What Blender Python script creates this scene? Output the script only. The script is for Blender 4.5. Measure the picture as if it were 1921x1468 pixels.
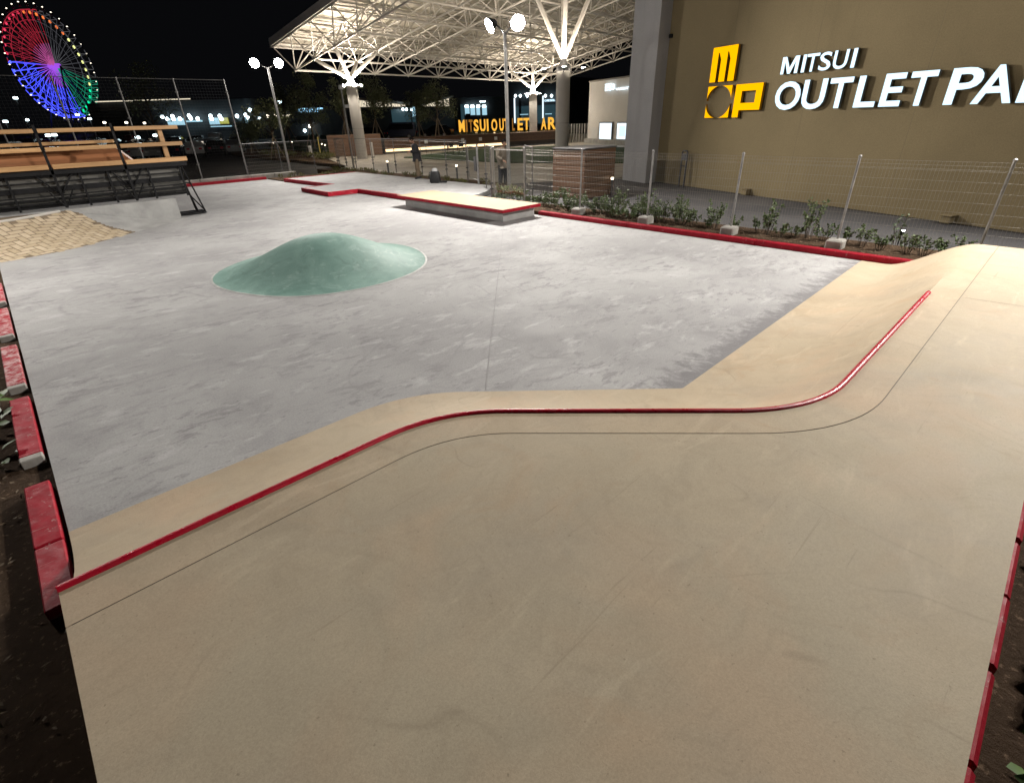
import bpy, bmesh, math, random
from mathutils import Vector, Matrix, Quaternion
random.seed(7)
R = math.radians
scn = bpy.context.scene
COL = scn.collection
for o in list(bpy.data.objects):
    bpy.data.objects.remove(o)

# ------------------------------------------------------------------ camera
FPX, PITCH, ROLL, YAW, CAMH = 941.3, R(28.6), R(-1.73), R(-43.34), 2.5
IW, IH = 1921.0, 1468.0
def _axes():
    c, s = math.cos(PITCH), math.sin(PITCH)
    right = Vector((1, 0, 0)); fwd = Vector((0, c, -s)); up = Vector((0, s, c))
    cr, sr = math.cos(ROLL), math.sin(ROLL)
    r2 = cr*right + sr*up; u2 = -sr*right + cr*up
    dY = Vector((math.sin(YAW), math.cos(YAW), 0)); dX = Vector((math.cos(YAW), -math.sin(YAW), 0))
    M = Matrix((dX, dY, (0, 0, 1)))
    return M @ r2, M @ u2, M @ fwd
CR, CU, CF = _axes()
CAM = Vector((0, 0, CAMH))
cd = bpy.data.cameras.new('camera'); cam = bpy.data.objects.new('camera', cd); COL.objects.link(cam)
cam.matrix_world = Matrix(((CR.x, CU.x, -CF.x, 0), (CR.y, CU.y, -CF.y, 0), (CR.z, CU.z, -CF.z, CAMH), (0, 0, 0, 1)))
cd.sensor_fit = 'HORIZONTAL'; cd.sensor_width = 36; cd.lens = FPX/IW*36
cd.clip_start = 0.05; cd.clip_end = 4000
scn.camera = cam

# ------------------------------------------------------------------ night sky, exposure
world = bpy.data.worlds.new('World'); scn.world = world; world.use_nodes = True
bg = world.node_tree.nodes['Background']
bg.inputs[0].default_value = (0.80, 0.84, 1.0, 1); bg.inputs[1].default_value = 0.0028
scn.view_settings.view_transform = 'Standard'; scn.view_settings.look = 'None'
scn.view_settings.exposure = 0.15; scn.view_settings.gamma = 1.0
scn.view_settings.use_curve_mapping = False
scn.render.engine = 'CYCLES'
scn.cycles.use_denoising = True
scn.cycles.max_bounces = 6; scn.cycles.diffuse_bounces = 3; scn.cycles.glossy_bounces = 3
scn.cycles.transparent_max_bounces = 24
scn.cycles.sample_clamp_indirect = 4.0
scn.cycles.caustics_reflective = False; scn.cycles.caustics_refractive = False
FLOOD, UPL = 2100.0, 1250.0          # lamp face radiance: floodlights, canopy uplights

# ------------------------------------------------------------------ pixel -> place helpers
def ray(x, y): return CR*((x-960.5)/FPX) - CU*((y-734)/FPX) + CF
def G(x, y, z=0.0):
    d = ray(x, y); return CAM + d*((z-CAMH)/d.z)
def onplane(x, y, p0, n):
    d = ray(x, y); return CAM + d*((Vector(p0)-CAM).dot(n)/d.dot(n))
def FP(x, y, D):
    d = ray(x, y); return CAM + d*(D/math.hypot(d.x, d.y))

# ------------------------------------------------------------------ mesh builder
class MB:
    def __init__(s): s.v = []; s.f = []
    def add(s, vs, fs):
        n = len(s.v); s.v += [tuple(v) for v in vs]; s.f += [tuple(i+n for i in f) for f in fs]; return s
    def box(s, lo, hi, M=None):
        x0, y0, z0 = lo; x1, y1, z1 = hi
        vs = [Vector(p) for p in ((x0,y0,z0),(x1,y0,z0),(x1,y1,z0),(x0,y1,z0),(x0,y0,z1),(x1,y0,z1),(x1,y1,z1),(x0,y1,z1))]
        if M is not None: vs = [M @ v for v in vs]
        return s.add(vs, [(0,3,2,1),(4,5,6,7),(0,1,5,4),(1,2,6,5),(2,3,7,6),(3,0,4,7)])
    def cham(s, lo, hi, b, M=None):
        """box with chamfered edges"""
        x0, y0, z0 = lo; x1, y1, z1 = hi
        bm = bmesh.new()
        bmesh.ops.create_cube(bm, size=1.0)
        for v in bm.verts:
            v.co = Vector(((x0+x1)/2 + v.co.x*(x1-x0), (y0+y1)/2 + v.co.y*(y1-y0), (z0+z1)/2 + v.co.z*(z1-z0)))
        bmesh.ops.bevel(bm, geom=bm.edges[:], offset=b, segments=1, affect='EDGES', profile=0.5)
        bm.verts.index_update()
        vs = [v.co.copy() for v in bm.verts]
        if M is not None: vs = [M @ v for v in vs]
        s.add(vs, [[v.index for v in f.verts] for f in bm.faces]); bm.free(); return s
    def tube(s, pts, rad, n=8, caps=True, closed=False):
        pts = [Vector(p) for p in pts]; m = len(pts)
        rads = rad if isinstance(rad, (list, tuple)) else [rad]*m
        rings = []; ref = None
        for i, p in enumerate(pts):
            if closed: t = pts[(i+1) % m]-pts[i-1]
            else: t = pts[min(i+1, m-1)]-pts[max(i-1, 0)]
            t.normalize()
            if ref is None: ref = t.orthogonal().normalized()
            ref = (ref - t*ref.dot(t));
            ref = ref.normalized() if ref.length > 1e-6 else t.orthogonal().normalized()
            b = t.cross(ref)
            rings.append([p + (ref*math.cos(2*math.pi*k/n) + b*math.sin(2*math.pi*k/n))*rads[i] for k in range(n)])
        base = len(s.v)
        vs = [v for r_ in rings for v in r_]; fs = []
        for i in range(m if closed else m-1):
            a = i*n; c = ((i+1) % m)*n
            for k in range(n): fs.append((a+k, a+(k+1) % n, c+(k+1) % n, c+k))
        if caps and not closed:
            fs.append(tuple(range(n-1, -1, -1))); fs.append(tuple((m-1)*n+k for k in range(n)))
        return s.add(vs, fs)
    def lathe(s, prof, n=16, c=(0,0,0), M=None):
        vs = []; fs = []
        for r_, z in prof:
            for k in range(n):
                a = 2*math.pi*k/n; vs.append(Vector((c[0]+r_*math.cos(a), c[1]+r_*math.sin(a), c[2]+z)))
        for i in range(len(prof)-1):
            for k in range(n): fs.append((i*n+k, i*n+(k+1) % n, (i+1)*n+(k+1) % n, (i+1)*n+k))
        fs.append(tuple(range(n-1, -1, -1))); fs.append(tuple((len(prof)-1)*n+k for k in range(n)))
        if M is not None: vs = [M @ v for v in vs]
        return s.add(vs, fs)
    def prism(s, loop, z0, z1, M=None):
        n = len(loop); vs = [Vector((p[0], p[1], z0)) for p in loop]+[Vector((p[0], p[1], z1)) for p in loop]
        if M is not None: vs = [M @ v for v in vs]
        return s.add(vs, [tuple(range(n-1, -1, -1)), tuple(range(n, 2*n))]+[(i, (i+1) % n, n+(i+1) % n, n+i) for i in range(n)])
    def poly(s, pts): return s.add(pts, [tuple(range(len(pts)))])
    def mesh(s, name, mat, smooth=None):
        me = bpy.data.meshes.new(name); me.from_pydata(s.v, [], s.f); me.update()
        if mat: me.materials.append(mat)
        if smooth is not None:
            for p in me.polygons: p.use_smooth = True
            me.set_sharp_from_angle(angle=R(smooth))
        return me
    def build(s, name, mat, parent=None, smooth=None, **tg):
        return link(name, s.mesh(name, mat, smooth), parent, **tg)

def tag(o, label=None, cat=None, group=None, kind=None):
    if label: o['label'] = label
    if cat: o['category'] = cat
    if group: o['group'] = group
    if kind: o['kind'] = kind
    return o
def link(name, data, parent=None, **tg):
    o = bpy.data.objects.new(name, data); COL.objects.link(o)
    if parent is not None: o.parent = parent
    return tag(o, **tg)
def empty(name, loc=(0,0,0), rz=0, **tg):
    o = bpy.data.objects.new(name, None); COL.objects.link(o); o.location = loc; o.rotation_euler[2] = rz
    o.empty_display_size = 0.2
    return tag(o, **tg)
def copy_tree(o, parent=None):
    c = o.copy(); COL.objects.link(c); c.parent = parent
    for ch in list(o.children): copy_tree(ch, c)
    return c
UNIT = {}
def bar(name, a, b, rad, mat, parent=None, n=6, **tg):
    """a straight round member that shares one unit tube per material"""
    key = (mat.name, n)
    if key not in UNIT: UNIT[key] = MB().tube([(0,0,0),(0,0,1)], 1.0, n, True).mesh('bar', mat, 50)
    a = Vector(a); b = Vector(b); d = b-a
    o = link(name, UNIT[key], parent, **tg)
    o.location = a; o.rotation_mode = 'QUATERNION'; o.rotation_quaternion = d.to_track_quat('Z', 'Y'); o.scale = (rad, rad, d.length)
    return o

# ------------------------------------------------------------------ materials
def lin(c): return tuple((x/12.92 if x <= 0.04045 else ((x+0.055)/1.055)**2.4) for x in c)
class NT:
    def __init__(s, name):
        s.m = bpy.data.materials.new(name); s.m.use_nodes = True
        s.t = s.m.node_tree; s.b = s.t.nodes['Principled BSDF']; s.out = s.t.nodes['Material Output']
    def n(s, typ, **kw):
        nd = s.t.nodes.new(typ)
        for k, v in kw.items():
            if k.startswith('_'): setattr(nd, k[1:], v)
            else:
                key = k.replace('__', ' ')
                inp = nd.inputs[int(key[1:])] if key[0] == 'i' and key[1:].isdigit() else nd.inputs[key]
                s.set(inp, v)
        return nd
    def set(s, inp, v):
        if hasattr(v, 'is_linked') or isinstance(v, bpy.types.NodeSocket): s.t.links.new(v, inp)
        elif isinstance(v, bpy.types.Node): s.t.links.new(v.outputs[0], inp)
        else: inp.default_value = v
    def pos(s, scale=(1,1,1), rot=(0,0,0), obj=False):
        if obj: src = s.n('ShaderNodeTexCoord').outputs['Object']
        else: src = s.n('ShaderNodeNewGeometry').outputs['Position']
        return s.n('ShaderNodeMapping', i0=src, Scale=scale, Rotation=rot).outputs[0]
    def noise(s, vec, scale, detail=5, rough=.55, dist=0.0):
        return s.n('ShaderNodeTexNoise', Vector=vec, Scale=scale, Detail=detail, Roughness=rough, Distortion=dist).outputs[0]
    def ramp(s, f, stops, interp='LINEAR'):
        nd = s.n('ShaderNodeValToRGB', Fac=f); r_ = nd.color_ramp; r_.interpolation = interp
        while len(r_.elements) < len(stops): r_.elements.new(0.5)
        for e, (p, c) in zip(r_.elements, stops):
            e.position = p; e.color = (c, c, c, 1) if not isinstance(c, (tuple, list)) else (*c[:3], 1)
        return nd.outputs[0]
    def mix(s, f, a, b, blend='MIX'):
        nd = s.n('ShaderNodeMix', _data_type='RGBA', _blend_type=blend)
        s.set(nd.inputs[0], f)
        for k, v in ((6, a), (7, b)):
            s.set(nd.inputs[k], (*v[:3], 1) if isinstance(v, (tuple, list)) else v)
        return nd.outputs[2]
    def math(s, op, a, b=0.0, c=0.0):
        nd = s.n('ShaderNodeMath', _operation=op); s.set(nd.inputs[0], a); s.set(nd.inputs[1], b); s.set(nd.inputs[2], c)
        return nd.outputs[0]
    def sep(s, vec): return s.n('ShaderNodeSeparateXYZ', Vector=vec).outputs
    def bump(s, h, strength=.3, dist=.01, normal=None):
        nd = s.n('ShaderNodeBump', Height=h, Strength=strength, Distance=dist)
        if normal is not None: s.set(nd.inputs['Normal'], normal)
        s.t.links.new(nd.outputs[0], s.b.inputs['Normal']); return nd.outputs[0]
    def base(s, c, rough=None, metal=None, spec=None):
        s.set(s.b.inputs['Base Color'], (*c[:3], 1) if isinstance(c, (tuple, list)) else c)
        if rough is not None: s.set(s.b.inputs['Roughness'], rough)
        if metal is not None: s.set(s.b.inputs['Metallic'], metal)
        if spec is not None: s.set(s.b.inputs['Specular IOR Level'], spec)
        return s

def simple(name, col, rough=.6, metal=0.0, var=.15, scale=3.0, obj=False, spec=None, bump=0.0):
    t = NT(name); v = t.pos(obj=obj)
    f = t.ramp(t.noise(v, scale, 6, .6), [(.3, 1-var), (.7, 1+var)])
    c = t.mix(1.0, (*col, 1), f, 'MULTIPLY')
    t.base(c, rough, metal, spec)
    if bump: t.bump(t.noise(v, scale*9, 4), bump, .01)
    return t.m
def emit(name, col, strength, sample=False):
    t = NT(name); t.base((.02, .02, .02), .5)
    t.b.inputs['Emission Color'].default_value = (*col, 1); t.b.inputs['Emission Strength'].default_value = strength
    t.m.cycles.emission_sampling = 'FRONT_BACK' if sample else 'NONE'
    return t.m

M = {}
def mk_floor():
    t = NT('floor_concrete'); p = t.pos()
    rot = (0, 0, R(45))
    big = t.noise(p, .30, 5, .55, .3)
    mid = t.noise(p, 1.5, 9, .66, .35)
    sw = t.pos((.8, 1.7, 1), rot)
    streak = t.noise(sw, 1.9, 10, .68, .3)
    fine = t.noise(p, 60, 5, .65)
    zone = t.ramp(t.noise(p, .55, 4, .55), [(.40, 0), (.60, 1)])         # where the surface is more broken up
    c = t.mix(t.ramp(big, [(.35, 0), (.65, 1)]), (.300, .297, .296), (.425, .424, .418))
    c = t.mix(t.ramp(mid, [(.35, .35), (.5, 0), (.65, 0)]), c, (.26, .255, .26))
    # worn dark islands with fairly crisp edges
    isl = t.ramp(t.noise(t.pos((.9, 1.9, 1), rot), 2.6, 10, .70, .25), [(.525, 0), (.59, .62)])
    c = t.mix(t.math('MULTIPLY', isl, zone), c, (.215, .208, .213))
    isl2 = t.ramp(t.noise(t.pos((1.1, 2.4, 1), rot), 6.5, 8, .68, .3), [(.575, 0), (.61, .70)])
    c = t.mix(t.math('MULTIPLY', isl2, t.ramp(streak, [(.46, 0), (.58, 1)])), c, (.190, .184, .188))
    # pale laitance
    c = t.mix(t.ramp(streak, [(.55, 0), (.66, .50)]), c, (.525, .52, .52))
    c = t.mix(t.ramp(t.noise(t.pos((.5, 3.0, 1), rot), 5.0, 7, .66, .2), [(.63, 0), (.68, .45)]), c, (.58, .575, .575))
    # trowel arcs and old wheel lines
    wv = t.n('ShaderNodeVectorMath', _operation='ADD'); t.set(wv.inputs[0], p)
    t.set(wv.inputs[1], t.n('ShaderNodeVectorMath', _operation='SCALE', i0=t.n('ShaderNodeTexNoise', Vector=p, Scale=.6).outputs[1], Scale=.6).outputs[0])
    vo = t.n('ShaderNodeTexVoronoi', Vector=wv.outputs[0], Scale=.55).outputs['Distance']
    arc = t.math('SINE', t.math('MULTIPLY', vo, 85.0))
    c = t.mix(t.math('MULTIPLY', t.ramp(t.noise(p, 1.4, 4, .6), [(.48, 0), (.62, 1)]), t.ramp(arc, [(.4, 0), (1.0, .22)])), c, (.24, .235, .24))
    ln = t.math('ABSOLUTE', t.math('SUBTRACT', t.noise(t.pos((.8, .8, 1)), .55, 2, .4, 1.2), .5))
    c = t.mix(t.math('MULTIPLY', t.ramp(t.noise(p, .9, 3, .5), [(.50, 0), (.60, 1)]), t.ramp(ln, [(.0, .40), (.010, 0)])), c, (.22, .215, .218))
    # rougher dark cement left where the panel meets the foot of the banks
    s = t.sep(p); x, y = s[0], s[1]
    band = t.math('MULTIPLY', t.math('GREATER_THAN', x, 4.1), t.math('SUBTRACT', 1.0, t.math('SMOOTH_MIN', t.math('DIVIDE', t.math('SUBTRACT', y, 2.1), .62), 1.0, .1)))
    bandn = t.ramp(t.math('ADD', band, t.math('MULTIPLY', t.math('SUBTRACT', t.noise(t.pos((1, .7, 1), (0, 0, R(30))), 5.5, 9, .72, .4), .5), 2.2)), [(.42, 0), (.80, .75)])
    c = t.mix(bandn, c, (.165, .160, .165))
    c = t.mix(1.0, c, t.ramp(fine, [(.25, .80), (.75, 1.18)]), 'MULTIPLY')
    t.base(c, t.ramp(mid, [(.3, .86), (.7, .70)]), spec=.18)
    t.bump(t.math('ADD', t.math('MULTIPLY', streak, .6), t.math('MULTIPLY', fine, .25)), .25, .010)
    return t.m
def mk_beige(name, c0, c1, obj=False):
    t = NT(name); p = t.pos()
    big = t.noise(p, .8, 6, .6, .8)
    mid = t.noise(t.pos((1, 1.0, 1)), 3.2, 8, .65, .7)
    st = t.noise(t.pos((.6, 2.6, 1), (0, 0, R(20))), 2.2, 8, .65, 1.0)
    fine = t.noise(p, 120, 4, .7)
    c = t.mix(t.ramp(big, [(.30, 0), (.70, 1)]), c0, c1)
    c = t.mix(t.ramp(mid, [(.48, 0), (.68, .42)]), c, tuple(x*.80 for x in c0))
    grey = t.noise(t.pos((1, .7, 1), (0, 0, R(30))), .55, 5, .6, 1.4)
    c = t.mix(t.ramp(grey, [(.48, 0), (.68, .45)]), c, (c0[0]*.86, c0[1]*.92, c0[2]*1.05))
    c = t.mix(t.ramp(st, [(.56, 0), (.70, .45)]), c, tuple(min(1, x*1.18) for x in c1))
    c = t.mix(t.ramp(t.noise(p, 1.7, 4, .6, 1.6), [(.58, 0), (.72, .4)]), c, (c0[0]*1.02, c0[1]*.90, c0[2]*.82))
    # tints left by curing, and trowel arcs
    c = t.mix(t.ramp(t.noise(p, .9, 4, .6, .5), [(.50, 0), (.64, .55)]), c, (c1[0]*.86, c1[1]*.88, c1[2]*.88))
    c = t.mix(t.ramp(t.noise(t.pos((1, 1, 1), (0, 0, 1.0)), .75, 4, .6, .5), [(.52, 0), (.66, .5)]), c, (c1[0]*1.02, c1[1]*.90, c1[2]*.84))
    wv = t.n('ShaderNodeVectorMath', _operation='ADD'); t.set(wv.inputs[0], p)
    t.set(wv.inputs[1], t.n('ShaderNodeVectorMath', _operation='SCALE', i0=t.n('ShaderNodeTexNoise', Vector=p, Scale=.8).outputs[1], Scale=.5).outputs[0])
    vo = t.n('ShaderNodeTexVoronoi', Vector=wv.outputs[0], Scale=.75).outputs['Distance']
    arc = t.math('SINE', t.math('MULTIPLY', vo, 95.0))
    am = t.ramp(t.noise(p, 1.9, 4, .6), [(.48, 0), (.64, 1)])
    c = t.mix(t.math('MULTIPLY', am, t.ramp(arc, [(.50, 0), (1.0, .13)])), c, tuple(x*.70 for x in c0))
    # faint wheel lines and hairline marks
    ln = t.math('ABSOLUTE', t.math('SUBTRACT', t.noise(t.pos((1, .45, 1), (0, 0, R(65))), 1.1, 2, .4, .9), .5))
    msk = t.ramp(t.noise(p, 1.3, 3, .5), [(.52, 0), (.62, 1)])
    c = t.mix(t.math('MULTIPLY', msk, t.ramp(ln, [(.0, .30), (.006, 0)])), c, tuple(x*.55 for x in c0))
    # fine dark specks and hairline scuffs
    c = t.mix(t.ramp(t.noise(p, 55, 2, .5), [(.70, 0), (.76, .5)]), c, tuple(x*.5 for x in c0))
    sc = t.noise(t.pos((.25, 9, 1), (0, 0, R(-50))), 2.5, 5, .6, .6)
    c = t.mix(t.ramp(sc, [(.66, 0), (.70, .28)]), c, tuple(x*.55 for x in c0))
    c = t.mix(1.0, c, t.ramp(fine, [(.25, .86), (.75, 1.13)]), 'MULTIPLY')
    t.base(c, t.ramp(mid, [(.3, .78), (.7, .66)]), spec=.2)
    t.bump(t.math('ADD', t.math('MULTIPLY', mid, .5), t.math('MULTIPLY', fine, .35)), .22, .008)
    return t.m
def mk_red(name, worn=.0, rough=.55, k=1.0):
    t = NT(name); p = t.pos()
    c = t.mix(t.ramp(t.noise(p, 6, 6, .6), [(.3, 0), (.7, 1)]), (.27*k, .0035*k, .014*k), (.40*k, .007*k, .024*k))
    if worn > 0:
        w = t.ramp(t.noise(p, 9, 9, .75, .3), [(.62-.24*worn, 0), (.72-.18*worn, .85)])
        c = t.mix(w, c, (.56, .40, .39))  # pale tone serves for wear and for painted-in overexposure
    sc = t.ramp(t.noise(p, 26, 5, .7), [(.66, 0), (.72, .7)])
    c = t.mix(sc, c, (.13, .01, .015))
    if rough > .4:
        c = t.mix(t.ramp(t.noise(p, 11, 8, .78, .2), [(.62, 0), (.67, .75)]), c, (.40, .30, .28))
        c = t.mix(t.ramp(t.noise(t.pos((.5, 9, 3), (0, 0, .3)), 6, 4, .6), [(.66, 0), (.70, .6)]), c, (.42, .26, .25))
    t.base(c, t.ramp(t.noise(p, 14, 5), [(.3, rough-.1), (.7, rough+.18)]), spec=.5 if rough < .35 else .22)
    t.bump(t.noise(p, 30, 8, .75), .5, .008)
    return t.m
def mk_wood(name, c0, c1, axis='X', rough=.5, scale=1.0):
    t = NT(name)
    st = {'X': (.6, 9, 9), 'Y': (9, .6, 9), 'Z': (9, 9, .6)}[axis]
    p = t.pos(tuple(a*scale for a in st))
    g_ = t.noise(p, 2.2, 7, .6, .5)
    c = t.mix(t.ramp(g_, [(.3, 0), (.72, 1)]), c0, c1)
    oi = t.n('ShaderNodeObjectInfo').outputs['Random']
    c = t.mix(1.0, c, t.ramp(oi, [(0, .78), (1, 1.15)]), 'MULTIPLY')
    t.base(c, rough); t.bump(g_, .2, .004)
    return t.m
def mk_wall(name, col, var=.10, joint=None):
    t = NT(name); p = t.pos()
    c = t.mix(1.0, (*col, 1), t.ramp(t.noise(p, .5, 6, .6), [(.3, 1-var), (.7, 1+var)]), 'MULTIPLY')
    c = t.mix(1.0, c, t.ramp(t.noise(p, 45, 3, .7), [(.25, .86), (.75, 1.14)]), 'MULTIPLY')
    drip = t.noise(t.pos((3, 3, .15)), 1.2, 6, .6)
    c = t.mix(t.ramp(drip, [(.58, 0), (.75, .25)]), c, tuple(x*.7 for x in col))
    t.base(c, .85, spec=.2); t.bump(t.noise(p, 60, 4, .7), .35, .006)
    return t.m
def mk_soil():
    t = NT('soil'); p = t.pos()
    c = t.mix(t.noise(p, 2.0, 6, .7), (.040, .027, .018), (.125, .080, .050))
    c = t.mix(t.ramp(t.noise(p, 22, 5, .7), [(.58, 0), (.66, .8)]), c, (.27, .185, .12))
    t.base(c, .95, spec=.1); t.bump(t.noise(p, 14, 8, .75), 1.0, .06)
    return t.m
def mk_asphalt(name='asphalt', k=1.0):
    t = NT(name); p = t.pos()
    c = t.mix(t.ramp(t.noise(p, .25, 5, .6), [(.3, 0), (.7, 1)]), (.030*k, .030*k, .033*k), (.062*k, .060*k, .060*k))
    c = t.mix(1.0, c, t.ramp(t.noise(p, 60, 4, .7), [(.3, .7), (.7, 1.35)]), 'MULTIPLY')
    t.base(c, .8, spec=.3); t.bump(t.noise(p, 90, 3, .7), .4, .006)
    return t.m
def mk_plaza():
    t = NT('plaza_paving'); p = t.pos((1, 1, 1), (0, 0, R(19)))
    br = t.n('ShaderNodeTexBrick', Vector=p, Scale=1.0, Color1=(.46, .42, .36, 1), Color2=(.36, .33, .285, 1), Mortar=(.20, .18, .16, 1))
    br.inputs['Mortar Size'].default_value = .012; br.inputs['Brick Width'].default_value = 1.2; br.inputs['Row Height'].default_value = .6
    c = t.mix(1.0, br.outputs[0], t.ramp(t.noise(t.pos(), .5, 6, .65), [(.3, .75), (.7, 1.15)]), 'MULTIPLY')
    t.base(c, .65); t.bump(br.outputs[1], -.4, .006)
    return t.m
def mk_leaf(name, c0, c1, rough=.5):
    t = NT(name); oi = t.n('ShaderNodeObjectInfo').outputs['Random']
    f = t.ramp(t.noise(t.pos(), 9, 3, .6), [(.3, 0), (.7, 1)])
    c = t.mix(f, c0, c1)
    t.base(c, rough, spec=.35)
    t.b.inputs['Subsurface Weight'].default_value = 0.0
    return t.m
def mk_dome():
    t = NT('dome_green'); p = t.pos()
    c = t.mix(t.ramp(t.noise(p, 1.6, 7, .62, .8), [(.3, 0), (.7, 1)]), (.128, .236, .202), (.212, .342, .300))
    s = t.sep(p)
    rub = t.noise(t.pos((1.2, 1.2, 5)), 2.0, 8, .65, 1.2)
    c = t.mix(t.ramp(rub, [(.55, 0), (.68, .5)]), c, (.36, .48, .445))
    c = t.mix(t.ramp(t.noise(p, 3.1, 5, .6, 1.5), [(.55, 0), (.7, .45)]), c, (.10, .18, .155))
    c = t.mix(1.0, c, t.ramp(t.noise(p, 80, 4, .7), [(.25, .86), (.75, 1.14)]), 'MULTIPLY')
    t.base(c, .6, spec=.3); t.bump(t.noise(p, 22, 6, .7), .25, .012)
    return t.m
def mk_glass(name):
    t = NT(name)
    tr = t.n('ShaderNodeBsdfTransparent', Color=(.93, .94, .94, 1)); gl = t.n('ShaderNodeBsdfGlossy', Roughness=.12)
    mx = t.n('ShaderNodeMixShader'); mx.inputs[0].default_value = .05
    t.t.links.new(tr.outputs[0], mx.inputs[1]); t.t.links.new(gl.outputs[0], mx.inputs[2])
    t.t.links.new(mx.outputs[0], t.out.inputs[0]); t.t.nodes.remove(t.b)
    return t.m

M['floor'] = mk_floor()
M['beige'] = mk_beige('beige_concrete', (.410, .330, .226), (.500, .415, .300))
M['deckbeige'] = mk_beige('beige_deck', (.390, .325, .230), (.470, .400, .292))
M['ledgetop'] = mk_beige('ledge_beige', (.33, .262, .178), (.39, .315, .218))
M['grey'] = simple('grey_concrete', (.36, .36, .35), .75, var=.22, scale=2.2, bump=.25)
M['kerbgrey'] = simple('kerb_concrete', (.33, .315, .285), .8, var=.28, scale=3.5, bump=.35)
M['red'] = mk_red('red_paint'); M['redworn'] = mk_red('red_paint_worn', .12, .65); M['redoverlit'] = mk_red('red_paint_worn_overlit', .75, .7)  # last red is paled to pink for lamplight overexposure, plus some wear
M['coping'] = mk_red('coping_red', 0, .30, 1.3)
M['soil'] = mk_soil(); M['asphalt'] = mk_asphalt(); M['strip'] = mk_asphalt('wall_strip_pavement', 2.1)
M['plaza'] = mk_plaza(); M['dome'] = mk_dome()
M['grass'] = simple('lawn_grass', (.020, .055, .014), .9, var=.4, scale=6, bump=.5)
M['steel'] = simple('galvanised_steel', (.30, .295, .285), .5, .55, .25, 8)
M['postgrey'] = simple('weathered_post', (.17, .165, .16), .6, .3, .25, 8)
M['wire'] = simple('fence_wire', (.34, .33, .30), .45, .6, .15, 8)
M['darkwire'] = simple('net_wire', (.10, .10, .10), .5, .5, .15, 8)
M['black'] = simple('black_steel', (.010, .010, .011), .6, .0, .3, 6, spec=.2)
M['darkgrey'] = simple('dark_grey_metal', (.10, .10, .105), .5, .4, .2, 6)
M['plank'] = mk_wood('pine_plank', (.36, .195, .08), (.55, .335, .155), 'X')
M['ply'] = simple('ramp_plywood', (.17, .165, .15), .6, var=.2, scale=1.5)
M['brownwood'] = mk_wood('brown_board', (.105, .055, .032), (.165, .09, .052), 'Y', .55)
M['brownwood2'] = mk_wood('brown_board_x', (.105, .055, .032), (.165, .09, .052), 'X', .55)
M['redwood'] = mk_wood('orange_board', (.30, .115, .045), (.40, .17, .07), 'X', .5)
M['brick'] = None
M['white'] = simple('white_steel', (.80, .77, .73), .45, var=.06)
M['roof'] = simple('roof_sheet', (.70, .66, .58), .6, var=.08, scale=.6)
M['colwhite'] = simple('column_white', (.72, .70, .67), .5, var=.08, scale=1.2)
M['wall'] = mk_wall('tan_render', (.265, .210, .118))
M['pillar'] = mk_wall('grey_render', (.42, .412, .41))
M['whitewall'] = mk_wall('white_render', (.78, .76, .73), .06)
M['dark'] = simple('dark_facade', (.022, .028, .034), .7, var=.25, scale=.4)
M['darkbrown'] = simple('dark_brown_facade', (.055, .048, .042), .8, var=.2, scale=.4)
M['pale'] = simple('pale_facade', (.30, .28, .25), .8, var=.15, scale=.4)
M['rubber'] = simple('tyre_rubber', (.015, .015, .016), .8)
M['glassdark'] = simple('car_glass', (.01, .012, .015), .08, var=.05)
M['clear'] = mk_glass('clear_panel')
M['skin'] = simple('skin', (.42, .24, .16), .55, var=.08, scale=20)
M['hair'] = simple('black_hair', (.012, .010, .009), .9, spec=.05)
M['jacket'] = simple('black_jacket', (.014, .014, .016), .8, var=.3, scale=14)
M['khaki'] = simple('khaki_cloth', (.155, .115, .075), .9, var=.2, scale=12)
M['sweater'] = simple('beige_sweater', (.22, .185, .145), .9, var=.2, scale=12)
M['darkcloth'] = simple('dark_trousers', (.028, .030, .034), .9, var=.3, scale=12)
M['bag'] = simple('black_nylon', (.013, .013, .014), .65, var=.3, scale=16)
M['paper'] = simple('white_card', (.75, .75, .74), .6, var=.03)
M['bark'] = simple('bark', (.085, .065, .045), .9, var=.35, scale=7, bump=.5)
M['stake'] = simple('stake_wood', (.20, .15, .10), .85, var=.25, scale=5)
M['leaf'] = mk_leaf('shrub_leaf', (.050, .088, .028), (.115, .155, .055))
M['leafdark'] = mk_leaf('tree_leaf', (.075, .095, .045), (.150, .160, .080))
M['ivy'] = mk_leaf('ivy_leaf', (.045, .095, .022), (.125, .205, .050))
M['ivypale'] = mk_leaf('pale_leaf', (.10, .15, .09), (.20, .26, .16))
M['cover'] = mk_leaf('ground_cover_leaf', (.075, .085, .018), (.16, .155, .045))
M['joint'] = simple('joint_shadow_gap', (.13, .115, .09), .9)
M['sealant'] = simple('joint_sealant', (.27, .262, .262), .8)
# things that give off light
M['flood'] = emit('floodlight_face', (1.0, .945, .885), FLOOD*1.0, True)
M['floodnear'] = emit('floodlight_face_near', (1.0, .945, .885), FLOOD*1.0, True)
M['floodfill'] = emit('floodlight_face_fill', (1.0, .945, .885), FLOOD*.36, True)  # face of the added fill pole on the left
M['floodfar'] = emit('floodlight_face_far', (1.0, .945, .885), FLOOD*.5, True)
M['uplight'] = emit('uplight_face', (1.0, .86, .68), UPL, True)
M['downlight'] = emit('downlight_face', (1.0, .88, .72), UPL*1.0, True)
M['signwhite'] = emit('sign_white', (.62, .86, 1.0), 1.35, True)
M['signyellow'] = emit('sign_yellow', (1.0, .46, .0), 1.12, True)
for k_ in ('signyellow',): M[k_].node_tree.nodes['Principled BSDF'].inputs['Specular IOR Level'].default_value = .0; M[k_].node_tree.nodes['Principled BSDF'].inputs['Base Color'].default_value = (.25,.10,0,1)
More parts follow.
